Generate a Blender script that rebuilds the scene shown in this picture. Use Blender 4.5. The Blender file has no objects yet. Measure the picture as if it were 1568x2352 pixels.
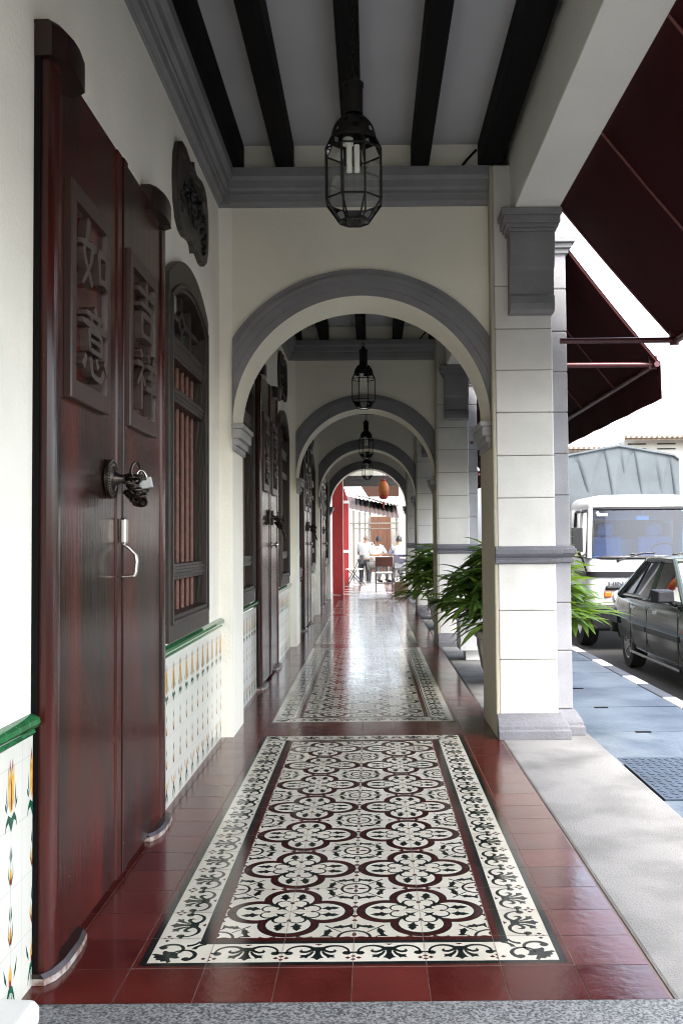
import bpy, bmesh, math, random
from math import sin, cos, pi, radians, sqrt, hypot, atan2
from mathutils import Vector, Matrix
random.seed(7)
S = bpy.context.scene
COL = S.collection

# ------------------------------------------------------------------ camera
H = 1.15
cd = bpy.data.cameras.new("camera")
cam = bpy.data.objects.new("camera", cd); COL.objects.link(cam)
cd.sensor_width = 36.0
cd.lens = 33.6
cd.clip_start = 0.05
cd.clip_end = 2000
PITCH, ROLL = radians(2.3), radians(-0.5)
cam.matrix_world = Matrix.Translation((0, 0, H)) @ Matrix.Rotation(pi/2 + PITCH, 4, 'X') @ Matrix.Rotation(ROLL, 4, 'Z')
cd.shift_x = -66/2352
cd.shift_y = -20/2352
S.camera = cam

# ------------------------------------------------------------------ sky, sun, exposure
SUN_EL, SUN_AZ = radians(55), radians(150)      # azimuth clockwise from +Y
w = bpy.data.worlds.new("World"); S.world = w
w.use_nodes = True
nt = w.node_tree
sky = nt.nodes.new("ShaderNodeTexSky"); sky.sky_type = 'NISHITA'
sky.sun_disc = False
sky.sun_elevation = SUN_EL
sky.sun_rotation = SUN_AZ
sky.air_density = 1.0; sky.dust_density = 3.0; sky.ozone_density = 1.0
bg = nt.nodes["Background"]
hs = nt.nodes.new("ShaderNodeHueSaturation"); hs.inputs['Saturation'].default_value = 0.55      # thin bright overcast: paler than a clear sky
nt.links.new(sky.outputs[0], hs.inputs['Color']); nt.links.new(hs.outputs[0], bg.inputs[0])
bg.inputs[1].default_value = 0.15
sl = bpy.data.lights.new("sun", 'SUN'); so = bpy.data.objects.new("sun", sl); COL.objects.link(so)
sl.energy = 1.0; sl.angle = radians(20); sl.color = (1.0, 0.95, 0.88)
dirv = Vector((sin(SUN_AZ)*cos(SUN_EL), cos(SUN_AZ)*cos(SUN_EL), sin(SUN_EL)))
so.rotation_euler = dirv.to_track_quat('Z', 'Y').to_euler()
S.view_settings.view_transform = 'Standard'
S.view_settings.look = 'None'
S.view_settings.exposure = 2.85
S.view_settings.gamma = 1.0
S.render.engine = 'CYCLES'
S.cycles.max_bounces = 10
S.cycles.diffuse_bounces = 6
S.cycles.glossy_bounces = 5
S.cycles.transmission_bounces = 8
S.cycles.transparent_max_bounces = 12
S.cycles.sample_clamp_indirect = 6
S.cycles.use_denoising = True
S.cycles.denoising_prefilter = 'ACCURATE'
S.cycles.denoising_input_passes = 'RGB_ALBEDO_NORMAL'
S.cycles.filter_width = 1.1

# ------------------------------------------------------------------ materials
def mat(name, col, rough=0.6, var=0.12, scale=6.0, stretch=(1, 1, 1), bump=0.0, bscale=60.0, metal=0.0, coat=0.0, spec=0.5, col2=None, detail=5.0, trans=0.0, alpha=1.0, rvar=0.0, emit=None, contrast=(0.3, 0.7)):
    m = bpy.data.materials.new(name); m.use_nodes = True
    n = m.node_tree.nodes; L = m.node_tree.links
    b = n["Principled BSDF"]
    b.inputs["Roughness"].default_value = rough
    b.inputs["Metallic"].default_value = metal
    b.inputs["Coat Weight"].default_value = coat
    b.inputs["Coat Roughness"].default_value = 0.12
    b.inputs["Specular IOR Level"].default_value = spec
    b.inputs["Transmission Weight"].default_value = trans
    b.inputs["Alpha"].default_value = alpha
    tc = n.new("ShaderNodeTexCoord"); mp = n.new("ShaderNodeMapping")
    L.new(tc.outputs["Object"], mp.inputs["Vector"])
    mp.inputs["Scale"].default_value = stretch
    nz = n.new("ShaderNodeTexNoise"); nz.inputs["Scale"].default_value = scale; nz.inputs["Detail"].default_value = detail
    L.new(mp.outputs[0], nz.inputs["Vector"])
    cr = n.new("ShaderNodeValToRGB")
    cr.color_ramp.elements[0].position, cr.color_ramp.elements[1].position = contrast
    c1 = [max(0, c*(1-var)) for c in col] if col2 is None else col
    c2 = [min(1, c*(1+var)) for c in col] if col2 is None else col2
    cr.color_ramp.elements[0].color = (*c1, 1); cr.color_ramp.elements[1].color = (*c2, 1)
    L.new(nz.outputs[0], cr.inputs[0]); L.new(cr.outputs[0], b.inputs["Base Color"])
    if rvar:
        mr = n.new("ShaderNodeMapRange"); mr.inputs[3].default_value = max(0.02, rough-rvar); mr.inputs[4].default_value = rough+rvar
        L.new(nz.outputs[0], mr.inputs[0]); L.new(mr.outputs[0], b.inputs["Roughness"])
    if bump:
        nb = n.new("ShaderNodeTexNoise"); nb.inputs["Scale"].default_value = bscale; nb.inputs["Detail"].default_value = 4
        L.new(mp.outputs[0], nb.inputs["Vector"])
        bp = n.new("ShaderNodeBump"); bp.inputs["Strength"].default_value = bump; bp.inputs["Distance"].default_value = 0.01
        L.new(nb.outputs[0], bp.inputs["Height"]); L.new(bp.outputs[0], b.inputs["Normal"])
    if emit:
        b.inputs["Emission Color"].default_value = (*emit, 1); b.inputs["Emission Strength"].default_value = 1
    return m

M = {}
M['plaster'] = mat('cream_plaster', (0.84, 0.815, 0.72), 0.85, 0.055, 2.0, bump=0.3, bscale=70, detail=9)
M['plaster_rough'] = mat('white_rough_plaster', (0.63, 0.62, 0.58), 0.85, 0.10, 2.5, bump=0.22, bscale=210)
M['grey_plaster'] = mat('pale_grey_rough_plaster', (0.26, 0.26, 0.275), 0.85, 0.14, 4, bump=0.3, bscale=200)
M['trim'] = mat('grey_trim_paint', (0.195, 0.193, 0.197), 0.65, 0.12, 5, bump=0.3, bscale=60)
M['joint'] = mat('dark_joint', (0.20, 0.19, 0.17), 0.9)
M['ceiling'] = mat('ceiling_board', (0.42, 0.422, 0.432), 0.85, 0.06, 1.5, bump=0.15, bscale=100)
M['beam'] = mat('black_timber', (0.0035, 0.003, 0.003), 0.7, 0.4, 9, stretch=(6, 0.6, 6), bump=0.3, bscale=20, spec=0.12)
M['lacquer'] = mat('red_brown_lacquer', (0.026, 0.0052, 0.0036), 0.19, 0, 1.6, stretch=(6, 12, 0.40), col2=(0.092, 0.0105, 0.0050), bump=0.10, bscale=10, spec=0.33, rvar=0.06, contrast=(0.30, 0.74), detail=12)
def blotch(m, dark, scale, stretch, lo, hi):
    # a second, broader stain laid over a material's own grain
    n = m.node_tree.nodes; L = m.node_tree.links; b = n["Principled BSDF"]
    src = b.inputs["Base Color"].links[0].from_socket
    tc = n.new("ShaderNodeTexCoord"); mp = n.new("ShaderNodeMapping"); mp.inputs["Scale"].default_value = stretch
    L.new(tc.outputs["Object"], mp.inputs["Vector"])
    nz = n.new("ShaderNodeTexNoise"); nz.inputs["Scale"].default_value = scale; nz.inputs["Detail"].default_value = 7
    L.new(mp.outputs[0], nz.inputs["Vector"])
    mr = n.new("ShaderNodeMapRange"); mr.inputs[1].default_value = lo; mr.inputs[2].default_value = hi; mr.clamp = True
    L.new(nz.outputs[0], mr.inputs[0])
    mx = n.new("ShaderNodeMix"); mx.data_type = 'RGBA'
    L.new(mr.outputs[0], mx.inputs[0]); L.new(src, mx.inputs[6]); mx.inputs[7].default_value = (*dark, 1)
    L.new(mx.outputs[2], b.inputs["Base Color"])
blotch(M['lacquer'], (0.014, 0.0065, 0.0055), 1.6, (2, 3.0, 0.55), 0.38, 0.62)
blotch(M['lacquer'], (0.16, 0.10, 0.075), 38, (1, 1, 0.8), 0.742, 0.752)
blotch(M['plaster'], (0.70, 0.665, 0.57), 1.3, (1, 1, 0.5), 0.52, 0.80)
blotch(M['plaster_rough'], (0.50, 0.485, 0.44), 2.2, (1, 1, 0.6), 0.55, 0.85)
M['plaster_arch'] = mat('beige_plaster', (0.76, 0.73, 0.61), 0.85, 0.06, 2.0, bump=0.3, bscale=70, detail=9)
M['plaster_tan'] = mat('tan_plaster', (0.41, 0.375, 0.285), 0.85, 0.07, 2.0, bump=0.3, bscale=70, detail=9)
M['lacquer_dark'] = mat('dark_lacquer', (0.006, 0.003, 0.003), 0.3, 0, 3.0, stretch=(3, 5, 0.35), col2=(0.02, 0.005, 0.004), bump=0.08, bscale=9, rvar=0.06)
M['carve'] = mat('carved_wood', (0.030, 0.013, 0.010), 0.36, 0, 4, stretch=(4, 4, 0.5), col2=(0.042, 0.017, 0.013), bump=0.1, bscale=12)
M['glyph'] = mat('lightened_carved_letters', (0.050, 0.033, 0.029), 0.40, 0.15, 8)  # letters lightened in colour, standing in for shade in the recess around them
M['black'] = mat('black_wood_and_painted_shade', (0.003, 0.0025, 0.0025), 0.7, 0.3, spec=0.1)  # black for wood and gaps, and for painted shade behind the windows
M['frame'] = mat('dark_window_wood', (0.022, 0.0140, 0.0105), 0.42, 0.35, 5, stretch=(5, 5, 0.8), bump=0.25, bscale=15)
M['terracotta'] = mat('terracotta_bar', (0.115, 0.042, 0.026), 0.5, 0.25, 25, bump=0.3, bscale=80)
M['glass_blue'] = mat('blue_pane', (0.03, 0.035, 0.09), 0.15, 0.2)
M['glass_pale'] = mat('pale_pane', (0.42, 0.42, 0.38), 0.2, 0.2)
M['glass_green'] = mat('green_pane', (0.04, 0.08, 0.03), 0.15, 0.2)
M['glass_brown'] = mat('brown_pane', (0.05, 0.035, 0.025), 0.15, 0.2)
M['iron'] = mat('black_iron', (0.006, 0.005, 0.0045), 0.55, 0.4, 20, metal=0.0, spec=0.25)
M['bronze'] = mat('dark_bronze', (0.06, 0.050, 0.042), 0.33, 0.35, 40, metal=0.9)
M['steel'] = mat('bright_steel', (0.62, 0.60, 0.57), 0.22, 0.08, 30, metal=1.0)
M['steel_light'] = mat('padlock_steel', (0.32, 0.335, 0.33), 0.38, 0.12, 30, metal=0.6)
M['white_paint'] = mat('white_paint', (0.60, 0.60, 0.58), 0.45, 0.05, 6)
M['lamp_tube'] = mat('unlit_lamp_tube', (0.80, 0.79, 0.74), 0.35, 0.03)
M['red_tile'] = mat('oxblood_tile', (0.072, 0.0105, 0.0085), 0.16, 0.22, 7, bump=0.05, bscale=30, rvar=0.08)
M['red_tile_b'] = mat('oxblood_tile_worn', (0.088, 0.0150, 0.0120), 0.18, 0.22, 6, bump=0.05, bscale=30, rvar=0.08)
M['red_tile_c'] = mat('oxblood_tile_deep', (0.060, 0.0085, 0.0075), 0.15, 0.22, 8, bump=0.05, bscale=30, rvar=0.08)
M['glare_tile'] = mat('tile_painted_glare', (0.45, 0.41, 0.38), 0.25, 0.2, 5, bump=0.05, rvar=0.08)  # pale colour stands in for glare on the far floor
M['grout'] = mat('grout', (0.15, 0.105, 0.09), 0.8)
M['cream_tile'] = mat('cream_cement_tile', (0.57, 0.54, 0.45), 0.17, 0.10, 3.5, bump=0.05, bscale=30, rvar=0.08)
M['cream_tile_b'] = mat('cream_cement_tile_worn', (0.525, 0.495, 0.41), 0.18, 0.12, 3.5, bump=0.05, bscale=30, rvar=0.06)
M['cream_tile_c'] = mat('cream_cement_tile_pale', (0.58, 0.55, 0.47), 0.11, 0.08, 3.5, bump=0.05, bscale=30, rvar=0.06)
M['dark_tile'] = mat('dark_green_cement_tile', (0.006, 0.010, 0.010), 0.12, 0.3, 9, rvar=0.06)
M['maroon_tile'] = mat('maroon_cement_tile', (0.048, 0.0055, 0.0062), 0.12, 0.25, 9, rvar=0.06)
M['terrazzo'] = mat('white_granolithic', (0.125, 0.122, 0.118), 0.85, 0, 2.6, col2=(0.215, 0.21, 0.203), bump=0.45, bscale=170, detail=12, contrast=(0.33, 0.56))
M['granite'] = mat('speckled_granite', (0.030, 0.032, 0.034), 0.5, 0, 150, col2=(0.23, 0.235, 0.24), bump=0.15, bscale=100, contrast=(0.38, 0.62), detail=3)
M['slab'] = mat('drain_cover_concrete', (0.012, 0.023, 0.042), 0.34, 0, 2.4, col2=(0.070, 0.090, 0.115), bump=0.35, bscale=45)
M['slab_b'] = mat('drain_cover_concrete_pale', (0.024, 0.038, 0.058), 0.38, 0, 3, col2=(0.105, 0.122, 0.14), bump=0.35, bscale=45)
M['steelplate'] = mat('blue_grey_chequer_steel', (0.040, 0.055, 0.080), 0.5, 0.25, 6, metal=0.4)
M['asphalt'] = mat('asphalt', (0.016, 0.015, 0.0145), 0.9, 0.3, 40, bump=0.6, bscale=120)
M['kerb_black'] = mat('kerb_black_paint', (0.03, 0.035, 0.045), 0.7, 0.3, 15)
M['kerb_white'] = mat('kerb_white_paint', (0.40, 0.40, 0.39), 0.7, 0.2, 15)
M['awning'] = mat('dark_red_canvas', (0.028, 0.0036, 0.005), 0.85, 0.18, 3, bump=0.2, bscale=200, spec=0.1)
M['awning_seam'] = mat('canvas_seam', (0.12, 0.035, 0.03), 0.7)
M['awning_bar'] = mat('maroon_painted_steel', (0.07, 0.010, 0.013), 0.35, 0.15, 20)
M['dado_tile'] = mat('white_glazed_tile', (0.66, 0.65, 0.575), 0.16, 0.03, 4, spec=0.5)
M['dado_green'] = mat('green_glaze', (0.016, 0.12, 0.042), 0.10, 0.5, 18)
M['leaf_line'] = mat('dado_leaf_green', (0.010, 0.09, 0.05), 0.2, 0.4, 40)
M['yellow_glaze'] = mat('dado_yellow', (0.62, 0.36, 0.06), 0.2, 0.25, 40)
M['red_glaze'] = mat('dado_red', (0.22, 0.025, 0.02), 0.2, 0.2, 40)
M['grey_line'] = mat('dado_grey_line', (0.42, 0.46, 0.43), 0.2)
M['pot_grey'] = mat('weathered_pot', (0.34, 0.325, 0.30), 0.8, 0.2, 8, bump=0.4, bscale=50)
M['pot_white'] = mat('white_planter', (0.66, 0.66, 0.66), 0.7, 0.08, 6, bump=0.2, bscale=60)
M['soil'] = mat('soil', (0.03, 0.022, 0.016), 0.95)
def leafmat(name, c1, c2):
    m = mat(name, c1, 0.4, 0, 7, col2=c2)
    n = m.node_tree.nodes; L = m.node_tree.links
    b = n["Principled BSDF"]; out = n["Material Output"]
    t = n.new("ShaderNodeBsdfTranslucent"); t.inputs[0].default_value = (c2[0]*2.2, c2[1]*2.0, c2[2]*1.0, 1)
    mx = n.new("ShaderNodeMixShader"); mx.inputs[0].default_value = 0.35
    L.new(b.outputs[0], mx.inputs[1]); L.new(t.outputs[0], mx.inputs[2]); L.new(mx.outputs[0], out.inputs[0])
    return m
M['leaf'] = leafmat('palm_leaf', (0.018, 0.050, 0.012), (0.085, 0.150, 0.026))
M['cane'] = mat('palm_cane', (0.06, 0.07, 0.03), 0.7, 0.3, 30)
def glassmat(name, col, rough=0.02, mixf=0.85, ior=1.45):
    m = bpy.data.materials.new(name); m.use_nodes = True
    n = m.node_tree.nodes; L = m.node_tree.links
    n.remove(n["Principled BSDF"]); out = n["Material Output"]
    tr = n.new("ShaderNodeBsdfTransparent"); tr.inputs[0].default_value = (*col, 1)
    gl = n.new("ShaderNodeBsdfGlossy"); gl.inputs["Roughness"].default_value = rough
    fr = n.new("ShaderNodeFresnel"); fr.inputs[0].default_value = ior
    ad = n.new("ShaderNodeMath"); ad.operation = 'MULTIPLY_ADD'; ad.inputs[1].default_value = 1.0; ad.inputs[2].default_value = 1-mixf
    mx = n.new("ShaderNodeMixShader")
    L.new(fr.outputs[0], ad.inputs[0]); L.new(ad.outputs[0], mx.inputs[0])
    L.new(tr.outputs[0], mx.inputs[1]); L.new(gl.outputs[0], mx.inputs[2]); L.new(mx.outputs[0], out.inputs[0])
    return m
M['clear'] = glassmat('clear_glass', (0.95, 0.96, 0.95), 0.02, 0.985, 1.3)
M['carglass'] = glassmat('tinted_car_glass', (0.22, 0.27, 0.27), 0.02, 0.975, 1.35)
M['windscreen'] = glassmat('blue_windscreen_glass', (0.22, 0.44, 0.72), 0.03, 0.965, 1.35)

# ------------------------------------------------------------------ mesh helpers
class MB:
    def __init__(self): self.v = []; self.f = []; self.m = []
    def add(self, verts, faces, mi=0):
        b = len(self.v); self.v += [tuple(p) for p in verts]
        for f in faces: self.f.append([b+i for i in f]); self.m.append(mi)
        return self
    def box(self, x0, x1, y0, y1, z0, z1, mi=0, skip=''):
        vs = [(x0,y0,z0),(x1,y0,z0),(x1,y1,z0),(x0,y1,z0),(x0,y0,z1),(x1,y0,z1),(x1,y1,z1),(x0,y1,z1)]
        fs = [(0,3,2,1),(4,5,6,7),(0,1,5,4),(1,2,6,5),(2,3,7,6),(3,0,4,7)]
        return self.add(vs, fs, mi)
    def obox(self, c, ax, ay, az, mi=0):           # centre and three half-axes
        c = Vector(c); ax = Vector(ax); ay = Vector(ay); az = Vector(az)
        vs = [c+sx*ax+sy*ay+sz*az for sz in (-1, 1) for sx, sy in ((-1,-1),(1,-1),(1,1),(-1,1))]
        return self.add(vs, [(0,3,2,1),(4,5,6,7),(0,1,5,4),(1,2,6,5),(2,3,7,6),(3,0,4,7)], mi)
    def poly(self, pts, mi=0): return self.add(pts, [list(range(len(pts)))], mi)
    def prism(self, pts, d, mi=0):                 # extrude a planar 3-D outline by vector d, capped
        n = len(pts); d = Vector(d); a = [Vector(p) for p in pts]; b = [p+d for p in a]
        fs = [list(range(n))[::-1], list(range(n, 2*n))] + [[i, (i+1) % n, n+(i+1) % n, n+i] for i in range(n)]
        return self.add(a+b, fs, mi)
    def rings(self, rings, mi=0, closed=True, cap0=True, cap1=True, loop=False):
        n = len(rings[0]); base = len(self.v)
        for r in rings: self.v += [tuple(p) for p in r]
        k = len(rings)
        for i in range(k if loop else k-1):
            j = (i+1) % k
            for q in range(n if closed else n-1):
                p = (q+1) % n
                self.f.append([base+i*n+q, base+i*n+p, base+j*n+p, base+j*n+q]); self.m.append(mi)
        if cap0 and not loop: self.f.append([base+q for q in range(n)][::-1]); self.m.append(mi)
        if cap1 and not loop: self.f.append([base+(k-1)*n+q for q in range(n)]); self.m.append(mi)
        return self
    def lathe(self, prof, c=(0,0,0), n=20, mi=0, ax='z', cap=True, ph=0.0):   # prof: [(r, h)]
        rs = []
        for r, h in prof:
            ring = []
            for i in range(n):
                a = 2*pi*i/n+ph
                if ax == 'z': p = (c[0]+r*cos(a), c[1]+r*sin(a), c[2]+h)
                elif ax == 'x': p = (c[0]+h, c[1]+r*cos(a), c[2]+r*sin(a))
                else: p = (c[0]+r*sin(a), c[1]+h, c[2]+r*cos(a))
                ring.append(p)
            rs.append(ring)
        return self.rings(rs, mi, cap0=cap, cap1=cap)
    def tube(self, path, r, n=8, mi=0, loop=False, cap=True):
        P = [Vector(p) for p in path]; k = len(P)
        rr = r if isinstance(r, (list, tuple)) else [r]*k
        rs = []; up = None
        for i in range(k):
            if loop: t = P[(i+1) % k]-P[i-1]
            else: t = P[min(i+1, k-1)]-P[max(i-1, 0)]
            t = t.normalized()
            if up is None:
                up = Vector((0,0,1)) if abs(t.z) < 0.9 else Vector((0,1,0))
            a = t.cross(up)
            if a.length < 1e-4: a = t.cross(Vector((1, 0.1, 0)))
            a.normalize(); b = a.cross(t).normalized(); up = b
            rs.append([P[i]+rr[i]*(cos(2*pi*q/n)*a+sin(2*pi*q/n)*b) for q in range(n)])
        return self.rings(rs, mi, cap0=cap, cap1=cap, loop=loop)
    def sphere(self, c, r, n=12, k=8, mi=0, sc=(1,1,1)):
        rs = []
        for i in range(1, k):
            t = pi*i/k
            rs.append([(c[0]+sc[0]*r*sin(t)*cos(2*pi*q/n), c[1]+sc[1]*r*sin(t)*sin(2*pi*q/n), c[2]-sc[2]*r*cos(t)) for q in range(n)])
        return self.rings(rs, mi)
    def sweep_y(self, prof, y0, y1, mi=0):         # closed (x, z) profile along Y
        return self.rings([[(x, y0, z) for x, z in prof], [(x, y1, z) for x, z in prof]], mi)
    def sweep_x(self, prof, x0, x1, mi=0):         # closed (y, z) profile along X
        return self.rings([[(x0, y, z) for y, z in prof], [(x1, y, z) for y, z in prof]], mi)
    def build(self, name, mats, parent=None, smooth=None, bevel=0.0, seg=2, fixn=True, label=None):
        me = bpy.data.meshes.new(name)
        me.from_pydata(self.v, [], self.f)
        if not isinstance(mats, (list, tuple)): mats = [mats]
        for m in mats: me.materials.append(M[m] if isinstance(m, str) else m)
        me.polygons.foreach_set('material_index', self.m)
        if fixn:
            bm = bmesh.new(); bm.from_mesh(me)
            bmesh.ops.recalc_face_normals(bm, faces=bm.faces)
            bm.to_mesh(me); bm.free()
        if smooth is not None:
            me.polygons.foreach_set('use_smooth', [True]*len(me.polygons))
            me.set_sharp_from_angle(angle=radians(smooth))
        me.update()
        o = bpy.data.objects.new(name, me); COL.objects.link(o)
        if parent is not None: o.parent = parent
        if bevel:
            b = o.modifiers.new('bevel', 'BEVEL'); b.width = bevel; b.segments = seg; b.limit_method = 'ANGLE'; b.angle_limit = radians(40)
            b.harden_normals = False
        if label: o['label'] = label
        return o

def tag(o, label, cat, group=None, kind=None):
    if label: o['label'] = label
    if cat: o['category'] = cat
    if group: o['group'] = group
    if kind: o['kind'] = kind
    return o
def struct(o, label=None):
    o['kind'] = 'structure'
    if label: o['label'] = label
    return o
def thing(name, label, cat, loc=(0,0,0), group=None):
    # an Empty at the thing's base; its parts are built in world coordinates and shifted back by the parent inverse
    o = bpy.data.objects.new(name, None); COL.objects.link(o); o.location = loc; o.empty_display_size = 0.1
    return tag(o, label, cat, group)
def settle(root):
    # parts were made in world coordinates: give each child the inverse of its parent's place so nothing moves
    for c in root.children:
        c.matrix_parent_inverse = Matrix.Translation(-Vector(root.location))
def copy_tree(o, parent=None):
    c = o.copy(); COL.objects.link(c)
    if parent is not None:
        c.parent = parent; c.matrix_parent_inverse = o.matrix_parent_inverse
    for ch in list(o.children): copy_tree(ch, c)
    return c
def text_mb(s, size, thick=0.004, offset=0.0):
    cu = bpy.data.curves.new('t', 'FONT'); cu.body = s; cu.size = size; cu.extrude = thick/2; cu.offset = offset
    cu.align_x = 'CENTER'; cu.align_y = 'CENTER'; cu.resolution_u = 3
    o = bpy.data.objects.new('t', cu); COL.objects.link(o)
    dg = bpy.context.evaluated_depsgraph_get()
    me = bpy.data.meshes.new_from_object(o.evaluated_get(dg))
    vs = [v.co.copy() for v in me.vertices]; fs = [list(p.vertices) for p in me.polygons]
    bpy.data.objects.remove(o); bpy.data.meshes.remove(me); bpy.data.curves.remove(cu)
    return vs, fs
def clean_mesh(o):
    return o
# ------------------------------------------------------------------ levels and plan
WALL_X, COR_X, EDGE_X, STRIP_X = -0.90, 0.725, 1.28, 0.742       # house wall, corridor side of the columns, platform edge
SLAB_Z, ROAD_Z, KERB_X = -0.10, -0.40, 2.28
CEIL = 3.555
TX0, TP, TY0, TPY = -0.058, 0.2, 2.440, 0.195      # floor tile grid
ARCH_T = 0.45
CARPETS = [(1, 16), (19, 40), (43, 63), (66, 83)]  # first and last tile row of each patterned carpet
END_Y = 27.6

# ------------------------------------------------------------------ ground
g = MB(); g.box(KERB_X+0.14, 400, -150, 600, ROAD_Z-0.5, ROAD_Z)
struct(g.build('road', 'asphalt'))
g = MB(); g.box(-400, KERB_X+0.14, END_Y+0.02, 600, -0.8, ROAD_Z+0.10)
struct(g.build('back_lane', mat('pale_lane_concrete', (0.28, 0.268, 0.255), 0.8, 0.15, 2, bump=0.3)))
# red tiled floor: every tile of the grid outside the carpets, over a sheet of grout
g = MB()
g.box(WALL_X-0.05, STRIP_X+0.006, TY0-0.005, END_Y, -0.3, -0.0016, 0)
kmin, kmax = -5, 4
carp_rows = set()
for a, b in CARPETS: carp_rows |= set(range(a, b+1))
rnd = random.Random(3)
xs = [WALL_X-0.01] + [TX0+TP*k for k in range(-4, 4)] + [STRIP_X]
rows = int((END_Y-TY0)/TPY)
for r in range(rows):
    ya, yb = TY0+r*TPY, TY0+(r+1)*TPY
    for i in range(len(xs)-1):
        xa, xb = xs[i], xs[i+1]
        if r in carp_rows and xa > TX0-3*TP-0.01 and xb < TX0+3*TP+0.01: continue
        gp = 0.0014
        far = r > 86
        mi = (1+rnd.choice((0, 0, 1, 2))) if not far else (4 if -0.45 < xa < 0.3 or rnd.random() < 0.25 else 1)  # far middle tiles go pale to paint the glare there
        t = [rnd.uniform(-0.00014, 0.00014) for _ in range(4)]
        g.poly([(xa+gp, ya+gp, t[0]), (xb-gp, ya+gp, t[1]), (xb-gp, yb-gp, t[2]), (xa+gp, yb-gp, t[3])], mi)
struct(g.build('tiled_floor', ['grout', 'red_tile', 'red_tile_b', 'red_tile_c', 'glare_tile'], fixn=False), 'red cement tile floor of the covered walkway')
g = MB(); g.box(STRIP_X+0.007, EDGE_X, 2.0, END_Y, -0.35, 0.002)
struct(g.build('walkway_edge_strip', 'terrazzo', bevel=0.012))
g = MB(); g.box(WALL_X-0.05, EDGE_X-0.1, -7.5, TY0-0.006, -0.35, 0.004)
for x in (-0.3, 0.32, 0.94): pass
struct(g.build('granite_threshold', 'granite', bevel=0.004))

# ------------------------------------------------------------------ patterned carpets of cement tile
Z0 = 0.0002
def arc_strip(cx, cy, r, a0, a1, w0, w1, n=14):
    # tapered arc band as one polygon
    o = []; i = []
    for k in range(n+1):
        t = k/n; a = a0+(a1-a0)*t; wd = (w0+(w1-w0)*t)/2
        o.append((cx+(r+wd)*cos(a), cy+(r+wd)*sin(a))); i.append((cx+(r-wd)*cos(a), cy+(r-wd)*sin(a)))
    return o, i
class Pat:
    # flat pattern: polygons in tile units, each colour on its own thin level
    def __init__(self): self.items = []
    def poly(self, pts, mi, lv): self.items.append(('p', pts, mi, lv))
    def strip(self, oi, mi, lv): self.items.append(('s', oi, mi, lv))
    def star(self, pts, mi, lv, c=(0, 0)): self.items.append(('f', (c, pts), mi, lv))
    def disc(self, x, y, r, mi, lv, n=10, ry=None):
        ry = ry or r
        self.poly([(x+r*cos(2*pi*k/n), y+ry*sin(2*pi*k/n)) for k in range(n)], mi, lv)
    def put(self, mb, f, zl=0.00012):
        for kind, d, mi, lv in self.items:
            z = Z0+zl*lv
            if kind == 'p': mb.add([(*f(p), z) for p in d], [list(range(len(d)))], mi)
            elif kind == 's':
                o, i = d; n = len(o)
                mb.add([(*f(p), z) for p in o]+[(*f(p), z) for p in i], [[k, k+1, n+k+1, n+k] for k in range(n-1)], mi)
            else:
                c, pts = d; n = len(pts)
                mb.add([(*f(c), z)]+[(*f(p), z) for p in pts], [[0, k+1, (k+1) % n+1] for k in range(n)], mi)
def rot2(p, a): return (p[0]*cos(a)-p[1]*sin(a), p[0]*sin(a)+p[1]*cos(a))
def xf(pts, a=0, sx=1, dx=0, dy=0, flip=1):
    return [tuple(map(sum, zip(rot2((p[0]*sx, p[1]*sx*flip), a), (dx, dy)))) for p in pts]
CREAM, DARK, RED = 0, 1, 2
IVY = [(-0.14, 0.0), (-0.07, 0.045), (-0.02, 0.095), (0.02, 0.055), (0.07, 0.07), (0.16, 0.0), (0.07, -0.055), (0.03, -0.04), (-0.02, -0.085), (-0.06, -0.03)]
def quatrefoil():
    P = Pat()
    def lobes(c, r, n=72):
        pts = []
        for k in range(n):
            a = 2*pi*k/n; best = 0
            for q in range(4):
                d = a-q*pi/2
                s = r*r-(c*sin(d))**2
                if cos(d) > 0 and s >= 0: best = max(best, c*cos(d)+sqrt(s))
            pts.append((best*cos(a), best*sin(a)))
        return pts
    for c, r, mi, lv in ((0.52, 0.465, DARK, 1), (0.525, 0.43, RED, 2), (0.515, 0.375, DARK, 3), (0.505, 0.338, CREAM, 4)):
        P.star(lobes(c, r), mi, lv)
    for q in range(4):
        a = q*pi/2
        for s in (1, -1):
            P.poly(xf(xf(IVY, 0.12*s, 1.02, 0.60, 0.125*s, s), a), DARK, 5)
            o, i = arc_strip(0.33, 0.125*s, 0.125, -s*pi*0.45, s*pi*0.85, 0.018, 0.05, 12)
            P.strip((xf(o, a), xf(i, a)), DARK, 5)
        P.disc(*rot2((0.345, 0), a), 0.035, RED, 6, 8)
        st = []
        for k in range(8):
            rr = 0.12 if k % 2 == 0 else 0.045
            b = k*pi/4
            st.append((0.145+rr*cos(b+pi/4), 0.145+rr*sin(b+pi/4)))
        P.poly(xf(st, a), DARK, 6)
    return P
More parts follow.
